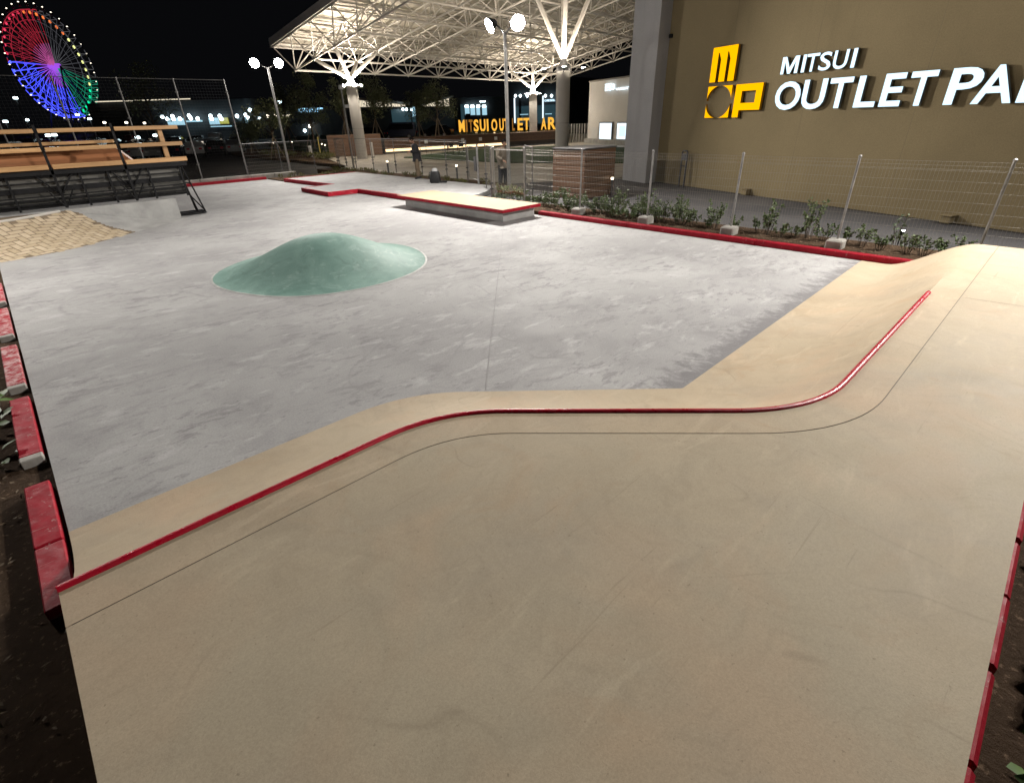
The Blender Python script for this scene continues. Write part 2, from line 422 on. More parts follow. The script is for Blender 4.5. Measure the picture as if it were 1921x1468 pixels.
M['signblue'] = emit('sign_blue_white', (.35, .70, 1.0), 2.0)
M['gold'] = emit('letter_gold', (1.0, .48, .05), 1.0)
M['golddim'] = emit('letter_gold_dim', (1.0, .42, .05), .28)
M['led'] = emit('warm_led', (1.0, .70, .36), 2.2, True)
M['bolface'] = emit('bollard_light', (1.0, .86, .62), 6.0, True)
M['winwarm'] = emit('lit_window_warm', (1.0, .88, .66), .85)
M['wincool'] = emit('lit_window_cool', (.80, .93, 1.0), 1.3)
M['shopcool'] = emit('shop_light_cool', (.45, .78, .95), .75)
M['shopteal'] = emit('shop_light_teal', (.10, .24, .30), .16)
M['shopyellow'] = emit('shop_light_yellow', (.62, .62, .08), .55)
M['spotcool'] = emit('spot_cool', (.75, .95, 1.0), 9.0)
M['spotwarm'] = emit('spot_warm', (1.0, .88, .70), 10.0)
M['carlamp'] = emit('car_lamp', (.9, .95, 1.0), 3.0)
for k, c, s in (('fred', (1.0, .05, .10), .34), ('fblue', (.06, .08, 1.0), 1.9), ('fpurple', (.45, .10, 1.0), .75), ('fpink', (.9, .16, .55), .45),
                ('fgreen', (.02, .55, .32), .45), ('fgrey', (.40, .40, .45), .16), ('forange', (1.0, .22, .05), 1.1), ('fyellow', (.95, 1.0, .35), 1.4),
                ('fgreenlit', (.0, 1.0, .40), 1.5), ('fbluelit', (.08, .12, 1.0), 2.2), ('fredlit', (1.0, .06, .14), 1.0), ('gondola', (1.0, .90, .72), 2.6)):
    M[k] = emit('wheel_'+k, c, s)

# ================================================================== SETTING
XL, XR, YE = -0.46, 11.12, 29.3          # left edge, right kerb, far end of the skate floor
MB().poly([(-2600,-2600,-.20),(2600,-2600,-.20),(2600,2600,-.20),(-2600,2600,-.20)]).build('ground', M['asphalt'], kind='structure')
def slab(loop, z0, z1, name, mat, **tg):
    return MB().prism(loop, z0, z1).build(name, mat, **tg)
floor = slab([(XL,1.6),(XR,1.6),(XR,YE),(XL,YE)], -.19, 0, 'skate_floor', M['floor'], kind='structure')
# saw-cut joint across the floor, and a fainter cross joint
def strip(a, b, w, z, name, mat, parent):
    a, b = Vector(a), Vector(b); d = (b-a).normalized(); n = Vector((-d.y, d.x))*w/2
    return MB().poly([(*(a-n),z),(*(b-n),z),(*(b+n),z),(*(a+n),z)]).build(name, mat, parent)
strip((2.98,3.56),(9.72,10.42), .009, .003, 'floor_joint', M['sealant'], floor)
strip((-.40,9.35),(9.7,7.2), .008, .003, 'floor_joint', M['sealant'], floor)
strip((2.2,10.95),(9.3,13.9), .008, .003, 'floor_joint', M['sealant'], floor)
slab([(-9,-3),(-.47,-3),(-.47,30),(-9,30)], -.195, -.045, 'planting_soil', M['soil'], kind='structure')
slab([(-.465,-4),(30,-4),(30,-.44),(-.465,-.44)], -.195, -.08, 'planting_soil', M['soil'], kind='structure')
slab([(11.30,-.43),(12.55,-.43),(12.55,14.4),(11.30,14.4)], -.195, .06, 'planting_soil', M['soil'], kind='structure')
slab([(12.56,-.43),(15.20,-.43),(19.75,11.9),(19.9,14.4),(15.7,16.8),(12.56,14.4)], -.195, .02, 'wall_side_pavement', M['strip'], kind='structure')
# raised grey pad with red stepped edge
PAD = .15
padloop = [(10.55,14.9),(10.55,19.75),(9.30,19.85),(9.35,22.25),(10.80,22.45),(10.55,27.0),(14.35,27.0),(14.35,15.6),(12.3,14.45),(11.3,14.42),(11.0,14.9)]
pad = slab(padloop, .002, PAD, 'raised_concrete_pad', M['floor'], kind='structure')
slab([(14.36,15.7),(15.55,16.6),(15.55,31.6),(14.36,31.6)], -.195, .10, 'planting_soil', M['soil'], kind='structure')
slab([(10.56,27.01),(14.35,27.01),(14.35,29.29),(10.56,29.29)], .002, .05, 'planting_soil', M['soil'], kind='structure')
slab([(15.56,16.9),(19.95,14.45),(60,10),(70,60),(36,47),(21.0,44.5),(17.3,33.5),(15.56,31.6)], -.19, -.02, 'plaza_paving', M['plaza'], kind='structure')
slab([(23.7,36.5),(23.6,32.2),(24.0,25.2),(27.3,17.5),(40,24),(39,36),(33.5,39.2),(27.5,37.8)], -.018, .04, 'lawn', M['grass'], kind='structure')
slab([(17.35,33.9),(20.8,44.8),(30,52),(22.5,75),(18.7,60),(18.2,49.5),(18.0,42.6)], -.19, .0, 'verge_soil', M['soil'], kind='structure')
slab([(22,46.3),(36,48.2),(62,62),(95,110),(60,130),(30,80)], -.19, .45, 'planted_berm', M['grass'], kind='structure')

# ================================================================== SKATE RAMP (foreground)
HD = .50
def fillet(path, tl):
    """polyline with corner p1,p2 rounded: returns stations segment by segment"""
    out = []
    p = [Vector(q) for q in path]
    t1a = p[1]+(p[0]-p[1]).normalized()*tl[0]; t1b = p[1]+(p[2]-p[1]).normalized()*tl[0]
    t2a = p[2]+(p[1]-p[2]).normalized()*tl[1]; t2b = p[2]+(p[3]-p[2]).normalized()*tl[1]
    def lerp(a, b, n): return [a.lerp(b, i/n) for i in range(n)]
    def bez(a, c, b, n):
        r_ = []
        for i in range(n):
            t = i/n; r_.append(a*(1-t)**2+c*2*t*(1-t)+b*t*t)
        return r_
    out += lerp(p[0], t1a, 14) + bez(t1a, p[1], t1b, 14) + lerp(t1b, t2a, 12) + bez(t2a, p[2], t2b, 16) + lerp(t2b, p[3], 56) + [p[3]]
    return out
cop = fillet([(XL,2.84),(1.90,2.84),(3.87,.76),(11.16,.76)], (.52,.62))
toe = fillet([(XL,4.14),(2.37,4.12),(4.39,2.09),(11.16,2.22)], (.60,.03))
joi = fillet([(XL,2.54),(1.77,2.54),(3.74,.46),(11.16,.46)], (.46,.70))
NP, NS = 16, 5
def sm(x): x = max(0, min(1, x)); return x*x*(3-2*x)
mb = MB(); rows = []
for k in range(len(cop)):
    T, Cc, J = toe[k], cop[k], joi[k]; run = (T-Cc).length; rad = (run*run+HD*HD)/(2*HD)
    w = sm((Cc.x-7.70)/2.6)
    row = []
    for i in range(NP+NS+1):
        if i <= NP:
            t = i/NP; q = T.lerp(Cc, t); z = rad-math.sqrt(max(0, rad*rad-(run*t)**2))
        else:
            t = (i-NP)/NS; q = Cc.lerp(J, t); z = HD
        s_ = max(0, min(1, (1.86-q.y)/1.22)); zs = HD*(.5-.5*math.cos(math.pi*s_))
        if Cc.x > 7.6: z = z*(1-w)+zs*w
        row.append((q.x, q.y, z+.004))
    rows.append(row)
W_ = NP+NS+1
for k in range(len(rows)-1):
    for i in range(W_-1): mb.f.append((k*W_+i, (k+1)*W_+i, (k+1)*W_+i+1, k*W_+i+1))
mb.v = [p for r_ in rows for p in r_]
ramp = empty('skate_ramp', (0,0,0), label='beige concrete quarter bank with curved red coping and flat deck in the foreground', cat='ramp')
mb.build('transition', M['beige'], ramp, smooth=28)
# deck behind the joint (8 mm gap)
dk = [(p.x + (0 if i == 0 else -.006), p.y-.006, HD+.004) for i, p in enumerate(joi)]
dk = [(p[0], p[1]) for p in dk]+[(11.16,-.41),(XL,-.41)]
bm = bmesh.new()
top = [bm.verts.new((x, y, HD+.004)) for x, y in dk]; f_ = bm.faces.new(top)
ex = bmesh.ops.extrude_face_region(bm, geom=[f_])
for v in ex['geom']:
    if isinstance(v, bmesh.types.BMVert): v.co.z = -.15
bmesh.ops.recalc_face_normals(bm, faces=bm.faces[:])
bmesh.ops.triangulate(bm, faces=[f for f in bm.faces if len(f.verts) > 4])
me = bpy.data.meshes.new('deck'); bm.to_mesh(me); bm.free(); me.materials.append(M['deckbeige']); link('deck', me, ramp)
# dark recess under the joint
jm = MB()
for k in range(len(joi)-1):
    a, b = joi[k], joi[k+1]
    jm.poly([(a.x,a.y+.01,HD-.004),(a.x-.01,a.y-.02,HD-.004),(b.x-.01,b.y-.02,HD-.004),(b.x,b.y+.01,HD-.004)])
jm.build('joint_gap', M['joint'], ramp)
for xs_ in (7.74, 9.7):
    o_ = strip((xs_,.44),(xs_+.06,-.40), .006, HD+.0062, 'deck_seam', M['joint'], ramp)
# side wall on the left and profile wall on the right
for xs, r_ in ((XL, rows[0]), (11.16, rows[-1])):
    loop = [(y, z) for _, y, z in r_] + [(r_[-1][1], -.15), (r_[0][1], -.15)]
    Mx = Matrix(((0,0,1,xs),(1,0,0,0),(0,1,0,0),(0,0,0,1)))
    MB().prism([(y, z-.006 if z > -.1 else z) for y, z in loop], .002 if xs < 0 else -.02, .02 if xs < 0 else -.002, Mx).build('side_wall', M['beige'], ramp)
cpath = [(XL-.002, cop[0].y, HD-.003)]+[(p.x, p.y, HD-.003) for p in cop[1:] if p.x <= 7.66]+[(7.72,.76,HD-.003)]
MB().tube(cpath, .028, 14).build('coping', M['coping'], ramp, smooth=60)

# ------------------------------------------------------------------ painted kerb stones round the slab
def kerbstone(lo, hi, mat, name='kerb_stone', bev=.018, chips=0, **tg):
    o = MB().cham(lo, hi, bev).build(name, mat, **tg); return o
gL = 'kerb stones along the planting bed'
for (y0, y1, mt, lab) in ((3.36,4.05,'red','bright red kerb stone butting against the end of the ramp coping'),
                          (4.07,4.98,'redworn','red kerb stone with a pale scrape, second from the coping end'),
                          (5.45,7.02,'redworn','scuffed red kerb stone with bare grey end beside the green creeper'),
                          (7.37,9.08,'redoverlit','red kerb stone painted overexposed pink with patchy worn paint'),
                          (9.55,11.3,'redoverlit','red kerb stone painted overexposed pink at the edge of view beyond the patchy one'),
                          (11.7,13.4,'redoverlit','red kerb stone painted overexposed pink farthest along the planting bed')):
    k = empty('kerb_stone', (-.565,(y0+y1)/2,0), label=lab, cat='kerb stone', group=gL)
    L = (y1-y0)/2
    e = .10 if mt != 'red' and y0 > 4.5 else 0
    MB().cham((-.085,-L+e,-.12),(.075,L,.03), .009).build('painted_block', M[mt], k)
    if e: MB().cham((-.0852,-L,-.12),(.0752,-L+e-.001,.0302), .009).build('bare_end', M['kerbgrey'], k)
yy = 0
for i in range(9):
    x0 = 1.55+i*.605
    tag(kerbstone((x0,-.545,-.12),(x0+.595,-.425,.02+random.uniform(-.012,.012)), M['red'] if i % 4 else M['redworn'], bev=.02), 'red painted kerb brick lying behind the rear wall of the ramp deck', 'kerb stone', 'kerb bricks behind the ramp deck')
# continuous red kerb on the fence side, cast in three lengths
kr = empty('red_kerb', (XR,6,0), label='long low red painted kerb between the skate floor and the fence planting', cat='kerb')
for a, b in ((1.40,4.2),(4.206,7.4),(7.406,10.45)):
    MB().cham((XR,a,-.15),(XR+.16,b,.105), .012).build('kerb_length', M['red'], kr).location = (-XR,-6,0)
kr2 = empty('far_kerb', (6,YE,0), label='red painted kerb closing the far end of the skate floor', cat='kerb')
for a, b in ((-.4,2.9),(2.906,6.2),(6.206,10.5)):
    MB().cham((a,YE,-.15),(b,YE+.14,.13), .012).build('kerb_length', M['red'], kr2).location = (-6,-YE,0)
# raised edge of the pad: painted red blocks
pe = empty('pad_edge', (10,20,0), label='red painted stepped edging of the raised grey pad', cat='edging')
edges = [(padloop[i], padloop[i+1]) for i in range(0, 6)]
for a, b in edges:
    a, b = Vector(a), Vector(b); d = (b-a).normalized(); n = Vector((-d.y, d.x)); L = (b-a).length
    Mx = Matrix(((d.x,n.x,0,a.x-10),(d.y,n.y,0,a.y-20),(0,0,1,0),(0,0,0,1)))
    MB().cham((-.06,-.05,.004),(L+.0,.06,PAD+.012), .008, Mx).build('edge_block', M['red'], pe)

# ------------------------------------------------------------------ grinding ledge
lg = empty('grind_ledge', (10.2,12.7,0), label='low beige topped ledge with red steel rim on a recessed grey plinth', cat='ledge')
def loc(o, p=lg):
    o.location = -p.location; return o
loc(MB().cham((9.50,10.22,.272),(10.98,15.35,.352), .006).build('rim', M['red'], lg))
loc(MB().box((9.512,10.232,.3525),(10.968,15.338,.3565)).build('top', M['ledgetop'], lg))
loc(MB().box((9.73,10.46,.002),(10.96,15.2,.271)).build('plinth', M['grey'], lg))

# ------------------------------------------------------------------ green dome
DC, DR, DH = (4.28,9.85), 2.02, .60
mb = MB(); NR, NA = 26, 72
for i in range(NR+1):
    r_ = DR*i/NR
    for k in range(NA):
        a = 2*math.pi*k/NA; rr = r_*(1+.015*math.sin(3*a+.6)+.01*math.sin(5*a))
        t = i/NR; z = DH*((1-t**2)**2.0*.62+.38*(.5+.5*math.cos(math.pi*t)))
        mb.v.append((rr*math.cos(a), rr*math.sin(a), z+.006))
for i in range(NR):
    for k in range(NA): mb.f.append((i*NA+k, (i+1)*NA+k, (i+1)*NA+(k+1) % NA, i*NA+(k+1) % NA))
dm = empty('concrete_dome', (*DC,0), label='smooth green painted concrete mound rising from the grey floor', cat='dome')
mb.build('mound', M['dome'], dm, smooth=60)
mb = MB()
for i, r_ in enumerate((DR-.02, DR+.02)):
    for k in range(NA):
        a = 2*math.pi*k/NA; rr = r_*(1+.015*math.sin(3*a+.6)+.01*math.sin(5*a)); mb.v.append((rr*math.cos(a), rr*math.sin(a), .004 if i else .010))
for k in range(NA): mb.f.append((k, NA+k, NA+(k+1) % NA, (k+1) % NA))
mb.build('rim_joint', simple('rim_cement', (.40,.405,.39), .7, var=.3, scale=4), dm)

# ------------------------------------------------------------------ brick bank and grey wall
def mk_brick():
    t = NT('beige_brick'); oi = t.n('ShaderNodeObjectInfo').outputs['Random']
    c = t.mix(oi, (.46,.375,.255), (.57,.475,.345)); p = t.pos()
    c = t.mix(t.ramp(t.noise(p, 7, 6, .65), [(.5,0),(.72,.6)]), c, (.33,.24,.14))
    t.base(c, .85, spec=.2); t.bump(t.noise(p, 45, 5, .7), .4, .006); return t.m
M['brick'] = mk_brick(); M['mortar'] = simple('mortar', (.19,.145,.095), .95, var=.3, scale=9)
TOE = [Vector((-3.2,15.75)),Vector((.55,15.85)),Vector((4.1,18.85))]
def sdist(x, y):
    p = Vector((x, y)); ds = []
    for a, b in zip(TOE, TOE[1:]):
        d = (b-a).normalized(); ds.append((p-a).dot(Vector((-d.y, d.x))))
    k = .6; h = max(0, min(1, .5+.5*(ds[1]-ds[0])/k))
    return ds[1]*(1-h)+ds[0]*h-k*h*(1-h)
DB, ZB, YW = 1.92, .58, 18.95
def bz(x, y):
    d = max(0, min(DB, sdist(x, y))); return ZB*(d/DB)**1.55
bank = empty('brick_bank', (1,17.5,0), label='sloping bank of beige herringbone bricks curving up to a grey wall', cat='ramp')
# the brick face stops along a curve (seen from the top corner down to the toe); grey cement carries on beyond it
SPL = []
for px, py in ((139,394),(150,400),(158,405),(172,412),(187,418),(207,425),(227,430),(250,434),(262,436)):
    d_ = ray(px, py); p_ = CAM+d_*((15.0-CAM.y)/d_.y); st_ = d_*(.02/d_.y)
    while p_.y < YW and p_.z > bz(p_.x, p_.y): p_ = p_+st_
    SPL.append((p_.x, p_.y))
SPL = [(1.47,YW+.2)]+SPL
def brick_side(x, y):
    for (xa, ya), (xb, yb) in zip(SPL, SPL[1:]):
        if min(ya,yb) <= y <= max(ya,yb) and ya != yb: return x < xa+(xb-xa)*(y-ya)/(yb-ya)
    return x < SPL[-1][0]+.25
for nm_, mt_, want in (('mortar_bed','mortar',True),('cement_bed','grey',False)):
    mb = MB(); nx, ny = 110, 64; gx = lambda i: -3.2+7.3*i/nx; idx = {}
    for i in range(nx+1):
        for j in range(ny+1):
            x = gx(i); y = 15.4+(YW-15.4)*j/ny; idx[i, j] = len(mb.v); d = sdist(x, y)
            mb.v.append((x-1, y-17.5, bz(x, y)-(.0 if d > .05 else .02)))
    for i in range(nx):
        for j in range(ny):
            x = (gx(i)+gx(i+1))/2; y = 15.4+(YW-15.4)*(j+.5)/ny
            if -.02 < sdist(x, y) and brick_side(x, y) == want: mb.f.append((idx[i,j], idx[i+1,j], idx[i+1,j+1], idx[i,j+1]))
    mb.build(nm_, M[mt_], bank, smooth=60)
print('SPL', [(round(a,2),round(b,2)) for a,b in SPL])
BL, BW = .30, .15
brick_me = MB().cham((-BL/2+.010,-BW/2+.010,-.01),(BL/2-.010,BW/2-.010,.005), .003).mesh('brick', M['brick'])
nb = 0; ang = R(22)
seen = set()
for a in range(-60, 60):
    for b in range(-30, 30):
        for kind in (0, 1):
            # horizontal brick starting at unit (a*1, ...) in BW units: herringbone tiling
            x0 = a + 2*b*2; y0 = a
            if kind == 0: cu, cv, rot = (x0+1)*BW, (y0+.5)*BW, 0
            else: cu, cv, rot = (x0+2.5)*BW, (y0+0)*BW, math.pi/2
            x = .8+cu*math.cos(ang)-cv*math.sin(ang); y = 17.2+cu*math.sin(ang)+cv*math.cos(ang)
            if not (-2.3 < x < 4.0 and 15.5 < y < YW-.05): continue
            d = sdist(x, y)
            if not (.06 < d < DB-.03) or not brick_side(x+.06, y): continue
            key = (round(x, 2), round(y, 2))
            if key in seen: continue
            seen.add(key)
            e = .05; nrm = Vector((-(bz(x+e,y)-bz(x-e,y))/(2*e), -(bz(x,y+e)-bz(x,y-e))/(2*e), 1)).normalized()
            o = link('brick', brick_me, bank); nb += 1
            o.location = (x-1, y-17.5, bz(x, y)+random.uniform(-.002,.003)); o.rotation_mode = 'QUATERNION'
            o.rotation_quaternion = Vector((0,0,1)).rotation_difference(nrm) @ Quaternion((0,0,1), ang+rot)
# light cement lip along the top of the bricks
lip = [];
for i in range(60):
    x = -2.6+i*.07
    lo_, hi_ = 15.9, YW
    for _ in range(40):
        m_ = (lo_+hi_)/2
        if sdist(x, m_) < DB: lo_ = m_
        else: hi_ = m_
    if lo_ < YW-.08: lip.append((x-1, lo_-17.5, ZB+.012))
MB().tube(lip, .035, 6).build('top_lip', simple('lip_cement', (.52,.50,.46), .7), bank)
bw = empty('low_grey_wall', (1,19.1,0), label='low grey concrete wall standing behind the beige brick bank', cat='wall')
MB().cham((-5.2,-.13,.0),(2.95,.15,.60), .01).build('wall_body', M['grey'], bw)
print('bricks', nb)

# ================================================================== WIRE FENCE on the right
FX, FZ0, FZ1 = 11.65, .16, 1.69
fposts = [12.87, 11.52, 9.345, 7.17, 5.0, 2.84, .71, -1.46]
wf = empty('wire_fence', (FX,0,0), label='fine wire mesh fence on round steel posts in front of the tan wall', cat='fence')
for y in fposts:
    p = MB().tube([(0,y,.02),(0,y,FZ1)], .024, 10).build('post', M['steel'], wf, smooth=50)
    MB().lathe([(.03,0),(.032,.025),(.015,.04)], 10, (0,y,FZ1)).build('cap', M['steel'], p)
def wires(y0, y1, z0, z1, dv, dh, rad, fold=False):
    mb = MB(); n = max(1, int(round((y1-y0)/dv)))
    for i in range(1, n):
        y = y0+(y1-y0)*i/n; pts = [(0,y,z0),(0,y,z1)]
        if fold: pts = [(0,y,z0),(0,y,z1-.12),(.035,y,z1-.06),(0,y,z1)]
        mb.tube(pts, rad, 3, False)
    z = z0+.02
    while z < z1-.1: mb.tube([(.004,y0,z),(.004,y1,z)], rad*1.1, 3, False); z += dh
    for zz in (z1-.12, z1-.06, z1): mb.tube([(0,y0,zz),(0,y1,zz)], rad*1.3, 3, False)
    return mb
for a, b in zip(fposts[1:], fposts[2:]):
    wires(b+.03, a-.03, FZ0+.06, FZ1-.03, .055, .16, .0016).build('wire_panel', M['wire'], wf, kind='stuff')
blk = MB().cham((-.16,-.15,0),(.16,.15,.23), .028).mesh('footing', M['kerbgrey'], None)
fl_ = ['under the post beside the ledge end', 'under the second post from the ledge', 'under the third post from the ledge', 'under the post by the tall shrub next to the ramp']
for y, l in zip((9.345,7.17,5.0,2.84), fl_):
    o = link('fence_footing', blk, None, label='grey concrete footing block '+l, cat='block', group='fence footing blocks'); o.location = (FX-.05, y, 0)
    o.rotation_euler[2] = random.uniform(-.06,.06)
# clear gate panel between the last two posts
gp = empty('clear_screen', (FX,12.2,0), label='clear panel between two steel posts beside the ledge', cat='panel')
MB().box((-.006,-.64,.2),(.006,.63,1.62)).build('clear_sheet', M['clear'], gp)
MB().tube([(0,-.64,1.64),(0,.63,1.64)], .014, 6).build('top_rail', M['steel'], gp)
MB().tube([(0,-.64,.18),(0,.63,.18)], .014, 6).build('bottom_rail', M['steel'], gp)

# ================================================================== TAN BUILDING with the big sign
P0 = Vector((19.11,10.56,0)); WD = Vector((-.33204,-.94326,0)); WN = Vector((-.94326,.33204,0))
def WM(s_, z, n=0.0):   # frame on the wall: x along the wall, y up, z out
    o = P0+WD*s_+WN*n
    return Matrix(((WD.x,0,WN.x,o.x),(WD.y,0,WN.y,o.y),(0,1,0,z),(0,0,0,1)))
bd = empty('tan_building', P0, label='big plain tan building wall carrying the lit sign', cat='building')
def onb(o, par=bd): o.matrix_parent_inverse = Matrix.Translation(-par.location); return o
onb(MB().box((-2.0,-.2,-9.0),(17,9.5,0), WM(0,0)).build('wall', M['wall'], bd))
onb(MB().box((-2.9,-.2,-9.0),(-1.35,9.6,.50), WM(0,0)).build('corner_pillar', M['pillar'], bd))
onb(MB().box((-1.348,-.15,.001),(17,.045,.02), WM(0,0)).build('skirting', M['darkbrown'], bd))
for i in range(1, 6):
    onb(MB().box((-1.3+i*3.05,.05,.0005),(-1.3+i*3.05+.008,9.4,.0015), WM(0,0)).build('wall_joint', simple('wall_joint', (.20,.163,.10), .9) if i == 1 else bpy.data.materials['wall_joint'], bd))
def text_mesh(txt, name, mat, size=1.0, extrude=.03, shear=0.0, offset=0.0, M4=None, width=None, height=None):
    cu = bpy.data.curves.new('t', 'FONT'); cu.body = txt; cu.size = size; cu.extrude = extrude; cu.shear = shear; cu.offset = offset; cu.resolution_u = 4
    ob = bpy.data.objects.new('t', cu); COL.objects.link(ob)
    bpy.context.view_layer.update()
    me = bpy.data.meshes.new_from_object(ob.evaluated_get(bpy.context.evaluated_depsgraph_get()))
    bpy.data.objects.remove(ob); me.name = name; me.materials.clear(); me.materials.append(mat)
    xs = [v.co.x for v in me.vertices]; ys = [v.co.y for v in me.vertices]
    if not xs: return me
    x0, x1, y0, y1 = min(xs), max(xs), min(ys), max(ys)
    fx = width/(x1-x0) if width else 1; fy = height/(y1-y0) if height else fx if width else 1
    for v in me.vertices: v.co = Vector(((v.co.x-x0)*fx, (v.co.y-y0)*fy, v.co.z))
    if M4 is not None: me.transform(M4)
    return me
def curve_mesh(loops, name, mat, extrude, M4):
    cu = bpy.data.curves.new('c', 'CURVE'); cu.dimensions = '2D'; cu.fill_mode = 'BOTH'; cu.extrude = extrude
    for lp in loops:
        sp = cu.splines.new('POLY'); sp.points.add(len(lp)-1); sp.use_cyclic_u = True
        for q, p in zip(sp.points, lp): q.co = (p[0], p[1], 0, 1)
    ob = bpy.data.objects.new('c', cu); COL.objects.link(ob); bpy.context.view_layer.update()
    me = bpy.data.meshes.new_from_object(ob.evaluated_get(bpy.context.evaluated_depsgraph_get()))
    bpy.data.objects.remove(ob); me.name = name; me.materials.clear(); me.materials.append(mat); me.transform(M4); return me
def sides_dark(me, face, side, n):
    """faces looking along n keep the lit face material, the returns get the dark one"""
    me.materials.clear(); me.materials.append(face); me.materials.append(side)
    for p in me.polygons: p.material_index = 0 if p.normal.dot(n) > .8 else 1
    return me
M['signside'] = simple('sign_return', (.16,.19,.20), .5); M['signsidey'] = simple('sign_return_yellow', (.45,.22,.01), .5)
sg = empty('outlet_sign', P0+WD*6+WN*.1+Vector((0,0,2.5)), label='large lit white lettering and yellow square emblem fixed on the tan wall', cat='sign')
E_ = .045
def sgadd(me, name, par=sg):
    o = link(name, me, par); o.matrix_parent_inverse = Matrix.Translation(-sg.location); return o
N_ = .10
# MITSUI
def big_m(w, h, st, sh):
    l = [(0,0),(0,h),(1.3*st,h),(w/2,.36*h),(w-1.3*st,h),(w,h),(w,0),(w-st,0),(w-st,.70*h),(w/2+.42*st,0),(w/2-.42*st,0),(st,.70*h),(st,0)]
    return [(x+sh*y, y) for x, y in l]
sgadd(sides_dark(curve_mesh([big_m(.56,.42,.105,0)], 'letter', M['signwhite'], E_, WM(3.90,3.39,N_)), M['signwhite'], M['signside'], WN), 'letter')
for ch, s0, s1 in (('I',4.575,4.68),('T',4.70,5.08),('S',5.10,5.45),('U',5.51,5.91),('I',6.025,6.13)):
    me = text_mesh(ch, 'letter', M['signwhite'], 1, E_, 0, .012, None, s1-s0, .42)
    me.transform(WM(s0, 3.39, N_)); sgadd(sides_dark(me, M['signwhite'], M['signside'], WN), 'letter')
for ch, s0, s1 in (('O',3.88,4.73),('U',4.79,5.50),('T',5.58,6.22),('L',6.37,6.92),('E',7.03,7.53),('T',7.63,8.21),('P',8.49,9.12),('A',9.03,9.76),('R',9.84,10.5),('K',10.58,11.25)):
    me = text_mesh(ch, 'letter', M['signwhite'], 1, E_, 0, .020, None, s1-s0, .70 if ch not in 'OU' else .72)
    me.transform(WM(s0, 2.49-(.01 if ch in 'OU' else 0), N_)); sgadd(sides_dark(me, M['signwhite'], M['signside'], WN), 'letter')
m_loop = [(0,0),(.26,0),(.26,.82),(.30,.80),(.395,.62),(.395,0),(.655,0),(.655,.82),(.70,.80),(.79,.62),(.79,0),(1.05,0),(1.05,.97),(0,.97)]
sgadd(sides_dark(curve_mesh([m_loop], 'emblem_m', M['signyellow'], E_, WM(1.09,3.35,N_)), M['signyellow'], M['signsidey'], WN), 'emblem_letter')
w_, h_ = 1.06, .92
for sx, sy in ((0,0),(1,0),(0,1),(1,1)):
    cx_, cy_ = w_/2, h_/2; rx, ry = w_/2*1.03, h_/2*1.02
    pts = []
    for i in range(13):
        a = R(6)+R(78)*i/12
        pts.append((cx_+(1 if sx else -1)*rx*math.cos(a), cy_+(1 if sy else -1)*ry*math.sin(a)))
    cr = (w_ if sx else 0, h_ if sy else 0)
    pts = [(min(max(p[0],0),w_), min(max(p[1],0),h_)) for p in pts]
    lp = [cr]+pts
    sgadd(sides_dark(curve_mesh([lp], 'emblem_o', M['signyellow'], E_, WM(1.09,2.31,N_)), M['signyellow'], M['signsidey'], WN), 'emblem_corner')
p_loop = [(0,0),(.25,0),(.25,.20),(1.06,.20),(1.06,.92),(0,.92)]
sgadd(sides_dark(curve_mesh([p_loop, [(.27,.40),(.82,.40),(.82,.73),(.27,.73)]], 'emblem_p', M['signyellow'], E_, WM(2.31,2.31,N_)), M['signyellow'], M['signsidey'], WN), 'emblem_letter')
# small fittings on the wall
for s_, l in ((3.41,'small tan wall washer lamp at the foot of the wall below the emblem'),(9.4,'small tan wall washer lamp at the wall foot below the large letters')):
    k = empty('wall_lamp', P0+WD*s_+WN*.12, math.atan2(WD.y,WD.x), label=l, cat='lamp', group='lamps at the wall foot')
    MB().cham((-.11,-.10,.045),(.11,.11,.20), .02).build('housing', M['wall'], k)
    MB().cham((-.13,-.13,.205),(.13,.12,.235), .01).build('hood', M['wall'], k)
k = empty('cycle_rack', P0+WD*.47+WN*.25, math.atan2(WD.y,WD.x), label='grey steel hoop frame standing against the tan wall', cat='rack')
MB().tube([(-.13,0,.02),(-.13,0,1.2),(-.09,0,1.26),(.09,0,1.26),(.13,0,1.2),(.13,0,.02)], .03, 8).build('hoop', M['darkgrey'], k, smooth=60)
MB().box((-.10,-.02,.95),(.10,.02,1.17)).build('plate', M['darkgrey'], k)
MB().tube([(-.13,0,.75),(.13,0,.75)], .02, 6).build('crossbar', M['darkgrey'], k)
k = empty('security_camera', P0+WD*-1.22+WN*.06+Vector((0,0,4.92)), label='tiny black device high on the tan wall beside the pillar', cat='device')
MB().cham((-.04,-.06,-.06),(.04,.06,.06), .01).build('housing', M['black'], k)

# ================================================================== WOODEN SCREEN BOX behind the fence
sb = empty('wooden_planter', (14.8,11.8,0), label='tall brown horizontal board planter box behind the wire fence', cat='planter')
MB().box((-.72,-.62,.02),(.82,.62,1.48)).build('core', M['darkbrown'], sb)
for k in range(9):
    z = .05+k*.165
    MB().cham((-.79,-.69,z),(-.74,.68,z+.15), .008).build('board', M['brownwood'], sb)
    MB().cham((-.735,-.69,z),(.88,-.64,z+.15), .008).build('board', M['brownwood2'], sb)
MB().cham((-.82,-.72,1.535),(.9,.7,1.575), .01).build('rim', M['darkgrey'], sb)
# bollard light
def bollard(loc_, h, label, group='lit bollards'):
    k = empty('bollard_light', loc_, label=label, cat='bollard', group=group)
    MB().lathe([(.045,0),(.045,h-.09)], 10).build('post', M['darkgrey'], k, smooth=50)
    MB().lathe([(.046,h-.089),(.046,h-.02)], 10).build('lens', M['bolface'], k)
    MB().lathe([(.055,h-.019),(.055,h)], 10).build('cap', M['darkgrey'], k)
    return k
bollard((15.35,10.95,.02), .62, 'short lit bollard at the corner of the wooden planter box')

